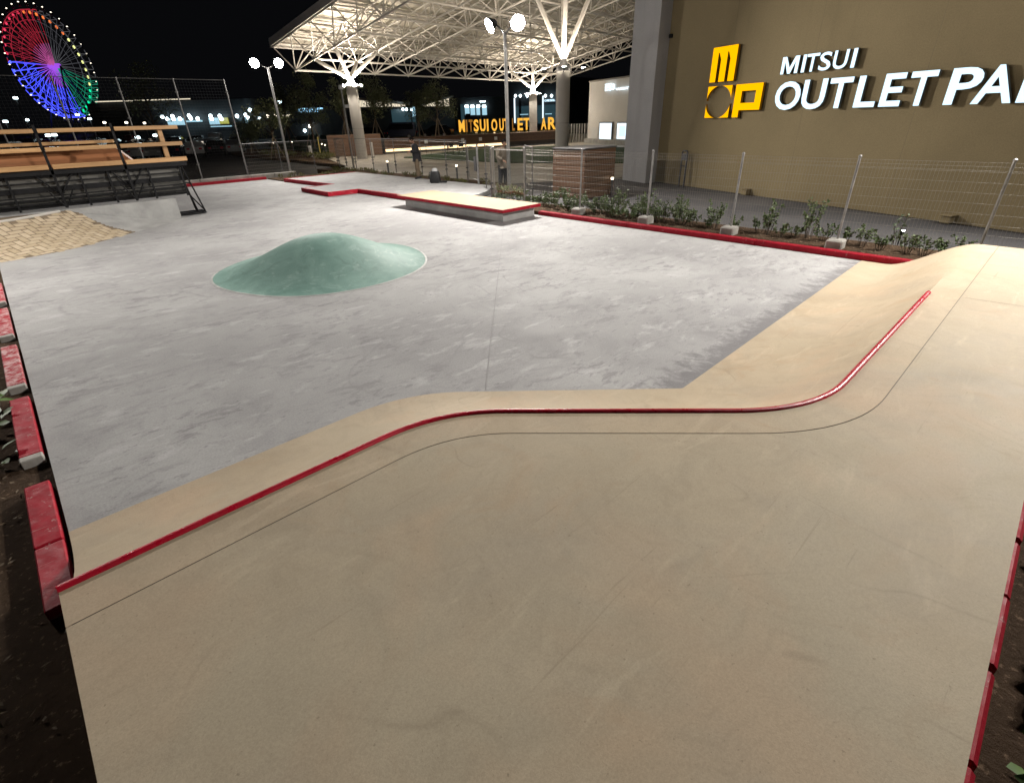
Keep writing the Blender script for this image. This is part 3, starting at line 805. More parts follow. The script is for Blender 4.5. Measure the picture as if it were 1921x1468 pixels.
# ================================================================== FLOODLIGHT POLES
def flood_pole(base, h, heads, label, group='floodlight poles', face='flood'):
    """heads: list of (offset vector, aim point)"""
    base = Vector(base)
    t = empty('floodlight_pole', base, label=label, cat='light pole', group=group)
    MB().tube([(0,0,0),(0,0,h*.5),(0,0,h)], [.068,.06,.05], 14).build('pole', M['steel'], t, smooth=50)
    MB().lathe([(.12,0),(.12,.02),(.075,.03)], 12).build('base_plate', M['steel'], t)
    for off, aim in heads:
        off = Vector(off); d = (Vector(aim)-(base+off)).normalized(); q = d.to_track_quat('Z', 'Y').to_matrix().to_4x4()
        Mx = Matrix.Translation(off) @ q
        bar('arm', (0,0,h-.04), off-d*.16, .028, M['steel'], t)
        hd = MB().lathe([(.09,-.20),(.14,-.12),(.215,-.02),(.225,.03),(.215,.035)], 20, (0,0,0), Mx).build('lamp_head', M['darkgrey'], t, smooth=40)
        MB().add([Mx @ Vector((.205*math.cos(2*math.pi*i/20), .205*math.sin(2*math.pi*i/20), .042)) for i in range(20)], [tuple(range(20))]).build('lamp_face', M[face], hd)
        ys = MB()
        for s_ in (-1, 1): ys.box((.228*s_-.006,-.02,-.14),(.228*s_+.006,.02,.04), Mx)
        ys.build('yoke', M['darkgrey'], hd)
    return t
flood_pole((12.95,13.55,.02), 4.78, [((.0,.66,5.02),(3.5,17.0,0)), ((.0,-.55,4.95),(6.0,3.0,0))], 'tall floodlight pole with two round lamps rising behind the ledge')
flood_pole((12.0,29.75,.0), 5.0, [((-.52,.22,5.2),(4.0,16.0,0)), ((.50,-.20,5.2),(9.0,13.0,0))], 'floodlight pole with two round lamps by the far kerb', face='floodfar')
flood_pole((13.1,-1.3,.02), 5.8, [((.0,.6,6.0),(-1.0,7.0,0)), ((.0,-.6,6.0),(-2.0,2.0,0))], 'floodlight pole beyond the ramp end on the wall side', face='floodnear')

flood_pole((-2.9,15.0,-.05), 5.0, [((.0,.6,5.2),(5.0,13.0,0)), ((.0,-.6,5.2),(2.0,5.0,0))], 'added unseen fill floodlight pole in the planting bed beside the pale kerb stones', face='floodfill')  # unseen pole, added as weak fill for the deck and left floor

# ================================================================== SPACE FRAME CANOPY
A_, B_ = 3.56, 2.70; th = R(6.2)
UU = Vector((math.cos(th), math.sin(th), 0)); VV = Vector((math.sin(th), -math.cos(th), 0))
O0 = Vector((19.05,42.3,5.95)); SL = .50
NU, NV = 10, 11
def bn(i, j): return O0+UU*(A_*i)+VV*(B_*j)+Vector((0,0,SL*j))
def tn(i, j): return bn(i-.5 if i > .3 else max(i, 0)-.18, j-.5)+Vector((.0,0,1.75))     # i 0..NU, j 0..NV
cn = empty('space_frame_canopy', O0, label='huge white space frame canopy roof on branching columns', cat='canopy')
members = []
for i in range(NU):
    for j in range(NV):
        b = bn(i, j)
        if i+1 < NU: members.append((b, bn(i+1, j), .062))
        if j+1 < NV: members.append((b, bn(i, j+1), .062))
        for di in (0, 1):
            for dj in (0, 1): members.append((b, tn(i+di, j+dj), .044))
for i in range(NU+1):
    for j in range(NV+1):
        if i < NU: members.append((tn(i, j), tn(i+1, j), .058))
        if j < NV: members.append((tn(i, j), tn(i, j+1), .058))
def vis(m):
    c = (m[0]+m[1])/2-CAM; return m[2]*(m[1]-m[0]).length/c.length_squared
members.sort(key=lambda m: -vis(m))
def inview(p):
    d = p-CAM; z = d.dot(CF)
    if z <= 0: return False
    x = 960.5+FPX*d.dot(CR)/z; y = 734-FPX*d.dot(CU)/z
    return -40 < x < 1230 and -60 < y
vm = [m for m in members if inview(m[0]) or inview(m[1])]
rest = [m for m in members if m not in vm]
def bar_in(m, par):
    o = bar('strut', m[0]-par.location, m[1]-par.location, m[2], M['white'], par); return o
for m in vm[:300]: bar_in(m, cn)
mb = MB()
for m in vm[300:]+rest: mb.tube([m[0]-O0, m[1]-O0], m[2], 6, False)
mb.build('frame_members', M['white'], cn, smooth=60, kind='stuff')
ball = MB().lathe([(.03,-.11),(.09,-.06),(.115,0),(.09,.06),(.03,.11)], 8).mesh('node', M['white'], 60)
for i in range(NU):
    for j in range(NV):
        if inview(bn(i, j)): o = link('node', ball, cn); o.location = bn(i, j)-O0
for i in range(NU):
    for j in range(NV):
        q = [tn(i, j), tn(i+1, j), tn(i+1, j+1), tn(i, j+1)]
        up = Vector((0,0,.34)); c = sum(q, Vector())/4
        q = [c+(p-c)*.996+up-O0 for p in q]
        MB().add(q+[p+Vector((0,0,.06)) for p in q], [(3,2,1,0),(4,5,6,7),(0,1,5,4),(1,2,6,5),(2,3,7,6),(3,0,4,7)]).build('roof_panel', M['roof'], cn)
# purlins and a deep edge gutter
for j in range(NV*2+1):
    a = tn(0, j/2)+Vector((0,0,.22)); b = tn(NU, j/2)+Vector((0,0,.22))
    bar('purlin', a-O0, b-O0, .07, M['white'], cn)
def edge_beam(a, b, name='edge_gutter'):
    a, b = a-O0, b-O0; d = (b-a).normalized(); n = d.cross(Vector((0,0,1))).normalized()
    u = n.cross(d)
    mb = MB(); vs = []
    for p in (a, b):
        for s_, z in ((-.16,.05),(.16,.05),(.16,.50),(-.16,.50)): vs.append(p+n*s_+u*z)
    mb.add(vs, [(3,2,1,0),(4,5,6,7),(0,1,5,4),(1,2,6,5),(2,3,7,6),(3,0,4,7)])
    return mb.build(name, M['colwhite'], cn)
edge_beam(tn(-.08,0), tn(-.08,NV)); edge_beam(tn(0,-.1), tn(NU,-.1)); edge_beam(tn(NU+.08,0), tn(NU+.08,NV))

def canopy_column(ui, vj, top, r_, label, lit=True, out=.22):
    b = O0+UU*(A_*ui)+VV*(B_*vj); base = Vector((b.x, b.y, -.03))
    t = empty('canopy_column', base, label=label, cat='column', group='columns carrying the canopy')
    MB().lathe([(r_*1.04,0),(r_*1.04,.04),(r_,.05),(r_,top*.42)], 24).build('shaft', M['colwhite'], t, smooth=50)
    MB().lathe([(r_,top*.42+.015),(r_*.98,top-.25)], 24).build('upper_shaft', M['colwhite'], t, smooth=50)
    MB().lathe([(r_*1.02,top-.249),(r_*1.02,top-.05),(r_*.7,top+.05),(r_*.35,top+.35)], 24).build('cap', M['colwhite'] if out < .5 else M['darkgrey'], t, smooth=40)
    ap = Vector((0,0,top+.25))
    for di, dj in ((-.5,-.5),(.5,-.5),(-.5,.5),(.5,.5)):
        e = bn(ui+di, vj+dj)-base
        d = (e-ap)
        MB().tube([ap, ap+d*.15, ap+d*.85, e], [.09,.13,.13,.07], 10).build('branch', M['white'], t, smooth=50)
    for k in range(6 if out < .5 else 4):
        a = (math.pi/3*k+.3) if out < .5 else (math.pi/2*k+.75); c = Vector((math.cos(a), math.sin(a), 0))
        p = c*(r_+out)+Vector((0,0,top-.12))
        if out > .5: bar('added_lamp_arm', c*r_*.9+Vector((0,0,top-.3)), p+Vector((0,0,-.14)), .03, M['darkgrey'], t)
        u_ = MB().lathe([(.10,-.14),(.13,0)], 10, p).build('uplight', M['darkgrey'] , t)
        if lit: MB().add([p+Vector((.115*math.cos(2*math.pi*q/10), .115*math.sin(2*math.pi*q/10), .012)) for q in range(10)], [tuple(range(10))]).build('lamp_face', M['uplight'], u_)
        if lit and out < .5:
            nn = (c*.80-Vector((0,0,.60))).normalized(); qm = nn.to_track_quat('Z','Y').to_matrix(); pc = p+c*.13-Vector((0,0,.06))
            MB().add([pc+qm @ Vector((.095*math.cos(2*math.pi*q/10), .095*math.sin(2*math.pi*q/10), 0)) for q in range(10)], [tuple(range(10))]).build('lamp_face', M['downlight'], u_)
            MB().tube([pc-nn*.10, pc-nn*.004], [.06,.105], 10).build('lamp_housing', M['darkgrey'], u_)
    return t
canopy_column(.5, 1.5, 5.0, .40, 'thick white column with glowing lamp ring beside the wooden box')
canopy_column(6.55, 1.5, 4.75, .40, 'white canopy column with glowing lamp ring before the golden letters')
canopy_column(1.55, 7.4, 5.1, .42, 'nearest broad canopy column with dark cap and three rising branches', lit=True, out=.75)  # lamps on arms are added here to brighten the canopy above

# ================================================================== RAMP PLATFORM with wooden rails (left)
pf = empty('ramp_platform', (2,19.3,0), label='black steel ramp platform with three orange timber rails beyond the brick bank', cat='ramp')
def pfx(mb, name, mat, par=pf, **k):
    mb.v = [(v[0]-2, v[1]-19.3, v[2]) for v in mb.v]; return mb.build(name, mat, par, **k)
bays = [(-2.6,-.34),(-.28,1.30),(1.38,2.98),(3.06,4.66)]
for z, h in ((2.47,.10),(2.03,.105),(1.60,.12)):
    for a, b in bays:
        pfx(MB().cham((a+.004,19.22,z),(b-.004,19.26,z+h), .006), 'rail_plank', M['plank'])
for x in (-.31,1.34,3.02):
    pfx(MB().box((x-.03,19.27,.62),(x+.03,19.33,2.66)), 'post', M['black'])
    for s_ in (-1,1):
        pfx(MB().tube([(x,19.34,.95),(x+s_*.42,19.34,1.5)], .022, 6), 'brace', M['black'])
        pfx(MB().tube([(x,19.30,.62),(x+s_*.28,19.15,1.1)], .016, 6), 'brace', M['black'])
pfx(MB().cham((4.12,19.32,1.72),(4.24,19.42,2.46), .006), 'timber_post', M['plank'])
pfx(MB().box((-2.6,19.27,1.47),(4.62,19.35,1.58)), 'edge_beam', M['black'])
pfx(MB().box((-2.6,19.36,1.50),(4.62,21.6,1.56)), 'deck_sheet', M['black'])
pfx(MB().cham((-2.6,19.5,2.17),(3.0,19.54,2.25), .005), 'rear_rail', M['plank'])
# orange board box standing on the deck
pfx(MB().add([(-2.6,19.75,1.62),(3.35,19.75,1.62),(3.05,19.95,2.02),(-2.6,19.95,2.02),(-2.6,20.3,1.62),(3.5,20.3,1.62),(3.15,20.3,2.02),(-2.6,20.3,2.02)],
             [(0,1,2,3),(1,5,6,2),(3,2,6,7),(5,4,7,6),(4,0,3,7)]), 'board_box', M['redwood'])
pfx(MB().tube([(-2.6,19.93,2.035),(3.05,19.93,2.035)], .022, 6), 'box_edge', simple('box_edge_steel', (.6,.5,.48), .4, .4))
# curved sheet with black battens below the deck
prof = [(19.42,1.46),(19.44,1.25),(19.47,1.0),(19.53,.78),(19.64,.64),(19.9,.60)]
mb = MB()
for i, (y, z) in enumerate(prof):
    mb.v += [(-2.6,y,z),(4.42,y,z)]
    if i: mb.f.append((2*i-2,2*i-1,2*i+1,2*i))
pfx(mb, 'curved_sheet', M['ply'], smooth=60)
for z, h in ((1.40,.07),(1.27,.035),(1.05,.13),(.93,.03),(.84,.05),(.74,.04),(.655,.06)):
    y = 19.37 if z > .7 else 19.42
    pfx(MB().box((-2.6,y,z),(4.43,y+.04,z+h)), 'batten', M['black'])
for x in (.35,1.9,2.55,3.55,4.40):
    pfx(MB().box((x-.025,19.325,.61),(x+.025,19.365,1.46)), 'upright', M['black'])
for a, b in (((4.45,19.3,1.45),(4.86,19.75,.03)),((4.45,19.9,1.45),(4.70,20.0,.03)),((4.44,19.3,.62),(4.86,19.75,.05)),((4.4,19.35,1.1),(4.62,19.85,.1)),((3.7,19.55,.05),(4.86,19.75,.05)),((3.7,20.1,.05),(4.86,20.1,.05)),((4.86,19.75,.04),(4.86,20.1,.04)),((3.0,19.4,1.45),(4.7,19.8,.9))):
    pfx(MB().tube([a, b], .022, 6), 'outrigger', M['black'])
pfx(MB().box((3.72,19.5,.02),(4.84,20.1,.035)), 'foot_plate', M['black'])

# ================================================================== TALL NET FENCE along the far end
tf = empty('net_fence', (5,29.62,0), label='tall dark net fence on grey posts beyond the far kerb', cat='fence')
xs = [-7.5,-5.35,-3.2,-1.05,1.1,3.25,5.42,7.57,9.72]
for x in xs:
    p = MB().tube([(x-5,0,.2),(x-5,0,4.45)], .034, 8).build('post', M['postgrey'], tf, smooth=50)
    for z in (.9,1.7,2.9,3.9): MB().box((x-5.07,-.02,z),(x-4.93,.02,z+.035)).build('clamp', M['postgrey'], p)
for a, b in zip(xs, xs[1:]):
    mb = MB(); n = 17
    for i in range(1, n): mb.tube([(a-5+(b-a)*i/n,0,.3),(a-5+(b-a)*i/n,0,4.4)], .0024, 3, False)
    for i in range(34): mb.tube([(a-5,0,.35+i*.12),(b-5,0,.35+i*.12)], .0024, 3, False)
    mb.build('net_panel', M['darkwire'], tf, kind='stuff')
    MB().tube([(a-5,0,4.42),(b-5,0,4.42)], .012, 5).build('top_wire', M['postgrey'], tf)
# kerb blocks that carry it
for i in range(13):
    x0 = -3.4+i*1.2
    MB().cham((x0+.006,29.46,-.15),(x0+1.194,29.78,.26+random.uniform(-.006,.006)), .025).build('footing_kerb', M['kerbgrey'], None,
        label='weathered concrete kerb block beneath the far fences', cat='kerb stone', group='kerb blocks under the far fences')
# low fences: far end, and along the plaza
def low_fence(pts, h, label, mesh=True, z0=.1):
    t = empty('low_fence', (*pts[0],0), label=label, cat='fence')
    o = Vector((*pts[0],0))
    for p in pts:
        q = Vector((*p,0))-o
        pp = MB().tube([q+Vector((0,0,z0)), q+Vector((0,0,h))], .024, 8).build('post', M['postgrey'], t, smooth=50)
        for z in (.45,.62): MB().box((q.x-.05,q.y-.035,z),(q.x+.05,q.y+.035,z+.05)).build('clamp', M['darkgrey'], pp)
    for a, b in zip(pts, pts[1:]):
        a, b = Vector((*a,0))-o, Vector((*b,0))-o
        bar('top_rail', a+Vector((0,0,h-.03)), b+Vector((0,0,h-.03)), .015, M['postgrey'], t)
        mb = MB(); d = b-a
        for i in range(9):
            z = z0+.1+i*(h-z0-.2)/8; mb.tube([a+Vector((0,0,z)), b+Vector((0,0,z))], .0035, 3, False)
        n = max(2, int(d.length/.09))
        for i in range(1, n): mb.tube([a+d*(i/n)+Vector((0,0,z0+.08)), a+d*(i/n)+Vector((0,0,h-.05))], .0022, 3, False)
        mb.build('wire_panel', M['wire'], t, kind='stuff')
    return t
low_fence([(9.75,29.62),(11.55,29.62),(13.4,29.62),(15.3,29.62),(15.75,31.6)], 1.72, 'low steel post fence between the far kerb and the dark road', z0=.25)
low_fence([(15.75,31.4),(15.72,29.3),(15.70,27.3),(15.68,25.0),(15.66,22.6),(15.50,20.4),(15.1,18.4)], 1.72, 'waist high steel fence along the plaza behind the standing person')
gt = empty('plaza_gate', (14.3,16.75,0), math.atan2(1.6,.75), label='steel swing gate with dark lock box between pad and plaza', cat='gate')
MB().tube([(0,0,.1),(0,0,1.62)], .04, 8).build('post', M['steel'], gt, smooth=50)
MB().tube([(.08,0,.3),(.08,0,1.5),(1.5,0,1.5),(1.5,0,.3),(.08,0,.3)], .022, 6).build('frame', M['steel'], gt)
MB().tube([(.08,0,.95),(1.5,0,.95)], .018, 6).build('mid_rail', M['steel'], gt)
MB().cham((.10,-.06,.62),(.42,.06,1.16), .02).build('lock_box', M['darkgrey'], gt)
mb = MB()
for i in range(1, 15): mb.tube([(.08+i*.095,0,.3),(.08+i*.095,0,1.5)], .0025, 3, False)
mb.build('wire_panel', M['wire'], gt, kind='stuff')
# second steel gate posts by the clear panel
t = low_fence([(11.72,13.1),(12.9,14.3),(13.7,15.6)], 1.66, 'short run of steel fence behind the clear panel', z0=.1)
low_fence([(12.5,12.0),(13.3,13.1)], 1.70, 'narrow steel fence leaf between the shrubs and the wooden planter', z0=.1)

# ================================================================== PEOPLE
def skin_mesh(name, joints, bones, mat, parent, sub=2, root=0):
    me = bpy.data.meshes.new(name); me.from_pydata([j[0] for j in joints], bones, [])
    o = bpy.data.objects.new(name, me); COL.objects.link(o)
    md = o.modifiers.new('s', 'SKIN'); md.use_smooth_shade = True
    sv = me.skin_vertices[0].data
    for v, j in zip(sv, joints): v.radius = (j[1], j[2] if len(j) > 2 else j[1]); v.use_root = False
    sv[root].use_root = True
    o.modifiers.new('d', 'SUBSURF').levels = sub; o.modifiers['d'].render_levels = sub
    bpy.context.view_layer.update()
    m2 = bpy.data.meshes.new_from_object(o.evaluated_get(bpy.context.evaluated_depsgraph_get()))
    bpy.data.objects.remove(o); m2.name = name; m2.materials.clear(); m2.materials.append(mat)
    for p in m2.polygons: p.use_smooth = True
    return link(name, m2, parent)
def hand_joints(wrist, d, palm_n, thumb, curl=.7, s=1.0):
    """five fingers rooted in the palm; d points along the hand, curl bends towards palm_n"""
    d = Vector(d).normalized(); n = Vector(palm_n).normalized(); side = d.cross(n).normalized()*thumb
    J = [(Vector(wrist), .024, .018)]; B = []
    J.append((Vector(wrist)+d*.05*s, .034, .016)); B.append((0,1))
    J.append((Vector(wrist)+d*.085*s, .038, .015)); B.append((1,2))
    for k, (off, L) in enumerate(((.028,.070),(.010,.078),(-.009,.073),(-.027,.058))):
        p = Vector(wrist)+d*.09*s+side*off*s; a = len(J); J.append((p, .0095)); B.append((2, a)); ang_ = 0
        for seg in (.45,.32,.23):
            ang_ += curl*.75; dd = d*math.cos(ang_)+n*math.sin(ang_); p = p+dd*L*seg*s; J.append((p, .0085)); B.append((len(J)-2, len(J)-1))
    p = Vector(wrist)+d*.03*s+side*.03*s; a = len(J); J.append((p, .012)); B.append((1, a))
    for seg, di in ((.032,(d*.6+side*.7+n*.3)),(.026,(d*.8+side*.2+n*.5))):
        p = p+di.normalized()*seg*s; J.append((p, .0095)); B.append((len(J)-2, len(J)-1))
    return J, B
def person(loc_, rz, top, legs, shoe, label, pose):
    t = empty('person', loc_, rz, label=label, cat='person')
    V = Vector
    hy = pose.get('lean', .0)
    # facing +X locally; y is left
    pel, chest, neck = V((0,0,.92)), V((.02+hy*.5,0,1.28)), V((.03+hy,0,1.45))
    J = [(pel,.19,.15),(V((0.005,0,1.06)),.18,.14),(chest,.215,.16),(V((.03+hy*.9,0,1.40)),.10,.075),(neck,.055,.052),(neck+V((.02,0,.05)),.05,.048)]
    B = [(0,1),(1,2),(2,3),(3,4),(4,5)]
    feet = []
    for s_, (fx, fz) in zip((1,-1), pose.get('feet', ((.02,0),(-.04,0)))):
        h = V((0,.085*s_,.88)); kn = V((.03+fx*.5,.095*s_,.50)); an = V((fx-.02,.10*s_,.09)); ba = V((fx+.10,.11*s_,.035)); to = V((fx+.17,.115*s_,.03))
        a = len(J); J += [(h,.115,.11),(kn,.085,.08),(an,.066,.064)]; B += [(0,a),(a,a+1),(a+1,a+2)]
        feet.append((an, ba, to))
    arms = []
    for s_, (el, wr) in zip((1,-1), pose['arms']):
        sh = V((.02+hy*.85,.175*s_,1.385)); e = V((el[0]+hy*.7,el[1]*s_,el[2])); w = V((wr[0]+hy*.7,wr[1]*s_,wr[2]))
        a = len(J); J += [(sh,.09,.085),(e,.062,.06),(w,.042,.038)]; B += [(3,a),(a,a+1),(a+1,a+2)]
        arms.append((e, w))
    body = skin_mesh('body', [(j[0], j[1]*.82, (j[2] if len(j) > 2 else j[1])*.82) for j in J], B, M['skin'], t, 2)
    # clothing shells follow the body
    def shell(name, sel, mat, grow, extra=()):
        ids = [i for i in range(len(J)) if sel(i)]; mp = {i: k for k, i in enumerate(ids)}
        jj = [(J[i][0], J[i][1]+grow, (J[i][2] if len(J[i]) > 2 else J[i][1])+grow) for i in ids]
        bb = [(mp[a], mp[b]) for a, b in B if a in mp and b in mp]
        for p_, r1, r2, at in extra: jj.append((p_, r1, r2)); bb.append((mp[at], len(jj)-1))
        return skin_mesh(name, jj, bb, mat, t, 2)
    leg_ids = {0,1}|set(range(6,12)); arm_ids = {1,2,3}|set(range(12,18))|{0}
    shell('trousers', lambda i: i in leg_ids, legs, .014)
    shell('jacket', lambda i: i in arm_ids, top, .024, [(V((0,0,.78)),.185,.165,0)])
    for an, ba, to in feet:
        skin_mesh('shoe', [(an,.05,.05),(ba,.052,.034),(to,.04,.028),(an+V((-.06,0,-.05)),.035,.035)], [(0,1),(1,2),(0,3)], shoe, t, 2)
    for (e, w), s_ in zip(arms, (1,-1)):
        hj, hb = hand_joints(w, (w-e), V((0,-s_*.3,-1)) if pose.get('palm') is None else pose['palm'], s_, .55)
        skin_mesh('hand', hj, hb, M['skin'], t, 1)
    # head
    tilt = pose.get('tilt', .5); hc = neck+V((.05+.06*tilt,0,.155-.02*tilt))
    Mh = Matrix.Translation(hc) @ Matrix.Rotation(tilt, 4, 'Y')
    mb = MB(); NRr, NAa = 14, 20
    for i in range(NRr+1):
        ph = math.pi*i/NRr; z = math.cos(ph)
        for k in range(NAa):
            a = 2*math.pi*k/NAa; r_ = math.sin(ph)
            x = .098*r_*math.cos(a); y = .074*r_*math.sin(a); zz = .118*z
            if zz < 0: y *= 1-.28*(-z); x *= 1-.12*(-z) if math.cos(a) > 0 else 1-.35*(-z)
            if math.cos(a) > .92 and -.35 < z < .12: x += .018*(1-abs(z+.18)/.3)      # nose
            if math.cos(a) > .75 and .05 < z < .25: x -= .006                            # eye sockets
            mb.v.append(tuple(Mh @ V((x,y,zz))))
    for i in range(NRr):
        for k in range(NAa): mb.f.append((i*NAa+k,(i+1)*NAa+k,(i+1)*NAa+(k+1) % NAa,i*NAa+(k+1) % NAa))
    head = mb.build('head', M['skin'], t, smooth=70)
    for s_ in (1,-1):
        MB().lathe([(.006,-.03),(.016,-.015),(.018,.01),(.008,.03)], 8, (0,0,0), Mh @ Matrix.Translation((-.005,.074*s_,-.005))).build('ear', M['skin'], head)
        MB().lathe([(.002,-.008),(.009,0),(.002,.008)], 8, (0,0,0), Mh @ Matrix.Translation((.084,.03*s_,.012))).build('eye', M['hair'], head)
    MB().box((.086,-.02,-.066),(.090,.02,-.060), Mh).build('mouth', simple('lips', (.30,.12,.10), .5) if 'lips' not in bpy.data.materials else bpy.data.materials['lips'], head)
    mb = MB()
    for i in range(11):
        ph = math.pi*.62*i/10; z = math.cos(ph)
        for k in range(NAa):
            a = 2*math.pi*k/NAa; r_ = math.sin(ph); front = math.cos(a) > .35
            zz = .130*z
            if front and zz < .055: zz = .055+.002*i
            mb.v.append(tuple(Mh @ V((.108*r_*math.cos(a)-.006,.084*r_*math.sin(a),zz+random.uniform(-.003,.003)))))
    for i in range(10):
        for k in range(NAa): mb.f.append((i*NAa+k,(i+1)*NAa+k,(i+1)*NAa+(k+1) % NAa,i*NAa+(k+1) % NAa))
    mb.build('hair', M['hair'], t, smooth=70)
    return t, arms
pp = G(786, 335.5, PAD); pp.z = PAD
left_dir = math.atan2(-CR.y, -CR.x)
p1, arms1 = person((pp.x,pp.y,PAD), left_dir+.25, M['jacket'], M['khaki'], M['darkcloth'],
    'person in black jacket and khaki trousers looking down at a phone', dict(lean=.03, tilt=.62, arms=(((.02,.25,1.13),(.24,.10,1.16)),((.02,.25,1.13),(.24,.10,1.12))), feet=((.03,0),(-.05,0))))
ph_ = empty('phone', p1.matrix_basis @ Vector((.375,.03,1.165)), left_dir+.25, label='dark phone held in the hands of the standing person', cat='phone')
MB().cham((-.04,-.075,-.004),(.04,.075,.004), .002, Matrix.Rotation(-.6, 4, 'Y')).build('case', M['black'], ph_)
# person behind the clear panel, light top
p2 = G(944, 352, .1)
person((p2.x,p2.y,.08), left_dir+2.2, M['sweater'], M['darkcloth'], M['black'], 'person in beige top and dark trousers behind the clear panel and lamp pole',
       dict(lean=.05, tilt=.35, arms=(((.0,.26,1.12),(.20,.14,1.05)),((.0,.26,1.12),(.20,.14,1.02))), feet=((.05,0),(-.05,0))))
# backpack on the ground
bp = G(817, 343, PAD)
k = empty('backpack', (bp.x,bp.y,PAD), left_dir, label='black backpack with pale top slumped on the ground beside the person', cat='backpack')
mb = MB(); sec = [(0,.20,.15),(.06,.235,.175),(.22,.23,.17),(.38,.20,.15),(.48,.14,.10),(.53,.05,.04)]
for z, a, b in sec:
    for i in range(20):
        t_ = 2*math.pi*i/20; c, s_ = math.cos(t_), math.sin(t_)
        mb.v.append((a*abs(c)**.7*(1 if c > 0 else -1)-.03*z, b*abs(s_)**.7*(1 if s_ > 0 else -1), z))
for i in range(len(sec)-1):
    for j in range(20): mb.f.append((i*20+j,i*20+(j+1) % 20,(i+1)*20+(j+1) % 20,(i+1)*20+j))
mb.f.append(tuple(range((len(sec)-1)*20,len(sec)*20)))
mb.build('pack', M['bag'], k, smooth=60)
MB().cham((-.12,-.20,.06),(.13,-.13,.28), .03).build('front_pocket', M['bag'], k)
MB().tube([(-.06,.02,.50),(-.04,.02,.57),(.05,.02,.57),(.07,.02,.50)], .012, 6).build('handle', M['bag'], k)
MB().tube([(.18,.02,.06),(.27,.0,.22),(.22,.0,.40),(.10,.0,.46)], .018, 6).build('strap', M['bag'], k)
MB().lathe([(.13,.46),(.12,.52),(.07,.575),(.02,.585)], 14, (-.02,.03,0)).build('pale_hood', simple('grey_cloth', (.42,.42,.42), .8), k, smooth=60)
MB().cham((-.50,-.14,0),(-.20,.10,.07), .03).build('side_pouch', M['bag'], k)

# ================================================================== PLAZA: wooden walls, lamps, bollards
wb = empty('wooden_box', (23.5,43.0,0), label='tall reddish brown wooden box wall behind the glowing column', cat='wall')
a, b = Vector((21.3,43.9,0)), Vector((25.2,42.0,0)); d = (b-a).normalized(); n = Vector((d.y,-d.x,0)); L = (b-a).length
def frame(o, d, n, off): return Matrix(((d.x,n.x,0,o.x-off.x),(d.y,n.y,0,o.y-off.y),(0,0,1,-off.z),(0,0,0,1)))
Mx = frame(a, d, n, wb.location)
MB().box((0,-1.2,-.02),(L,0,1.60), Mx).build('core', M['darkbrown'], wb)
for k in range(12): MB().cham((.0,.002,.02+k*.132),(L,.03,.02+k*.132+.125), .006, Mx).build('board', M['redwood'] if False else M['brownwood2'], wb)
a, b = Vector((25.75,42.45,0)), Vector((45.5,38.3,0)); d = (b-a).normalized(); n = Vector((d.y,-d.x,0)); L = (b-a).length
lw = empty('wooden_bench_wall', a, label='long low wooden wall with a warm light strip glowing along its foot', cat='wall')
Mx = frame(a, d, n, a)
MB().box((0,-1.6,-.02),(L,-.001,1.12), Mx).build('core', M['darkbrown'], lw)
for k in range(6): MB().cham((.0,.001,.42+k*.12),(L,.03,.42+k*.12+.113), .005, Mx).build('board', M['brownwood2'], lw)
MB().cham((-.05,-1.6,1.125),(L,.10,1.17), .008, Mx).build('cap_board', M['brownwood2'], lw)
MB().box((.05,.002,.16),(L*.62,.03,.36), Mx).build('light_strip', M['led'], lw)
MB().box((0,.002,-.01),(L,.05,.10), Mx).build('plinth', M['darkgrey'], lw)
for s_ in (3.9,7.6,9.5,11.2):
    k = empty('notice_card', a+d*s_+n*.05+Vector((0,0,.78)), math.atan2(d.y,d.x), label='small white notice card on the long wooden wall', cat='card', group='notice cards on the wooden wall')
    MB().box((-.16,-.01,-.14),(.16,.0,.14)).build('card', M['paper'], k)
# a few cafe chairs in front of the glow
def chair(p, rz, label):
    t = empty('metal_chair', p, rz, label=label, cat='chair', group='chairs by the light strip')
    MB().box((-.2,-.2,.43),(.2,.2,.45)).build('seat', M['black'], t)
    for x in (-.18,.18):
        for y in (-.18,.18): bar('leg', (x,y,0), (x,y,.43), .012, M['black'], t)
    MB().cham((-.2,.18,.55),(.2,.21,.85), .01).build('backrest', M['black'], t)
    for x in (-.18,.18): bar('back_post', (x,.19,.44), (x,.2,.86), .012, M['black'], t)
    return t
for px, py in ((805,292),(845,290),(855,291),(866,289),(837,293)):
    q = G(px, py); chair((q.x,q.y,-.02), random.uniform(0,6), 'dark metal chair standing before the glowing light strip')
for px, py, h, l in ((729,324,.62,'lit bollard among ground cover left of the standing person'),(858,335,.62,'lit bollard among ground cover right of the backpack'),
                     (518,289,1.0,'lit bollard on the dark verge by the road bend'),(608,293,1.0,'taller lit bollard beside the yellow post on the verge'),(614,296,1.0,'lit bollard on the verge nearest the wooden box'),(552,286,1.0,'lit bollard on the verge behind the far low fence')):
    q = G(px, py, .1 if h < .9 else 0); bollard((q.x,q.y,.08 if h < .9 else 0), h, l)
k = empty('yellow_post', G(603,297), label='thin pale yellow post on the verge', cat='post')
MB().tube([(0,0,0),(0,0,1.55)], .05, 8).build('shaft', simple('yellow_paint', (.55,.45,.10), .5), k)
MB().lathe([(.055,0),(.03,.05)], 8, (0,0,1.55)).build('cap', M['darkgrey'], k)
for px in (583.5,586.5):
    q = G(px, 294); k = empty('white_marker', q, label='upright white road marker plate on the verge', cat='marker', group='road markers')
    MB().cham((-.10,-.02,0),(.10,.02,.85), .01).build('plate', M['paper'], k)
k = empty('cctv_pole', G(664,315,.05), label='slim grey pole with a small white camera beside the glowing column', cat='pole')
MB().tube([(0,0,0),(0,0,4.2)], [.06,.045], 10).build('shaft', M['steel'], k, smooth=50)
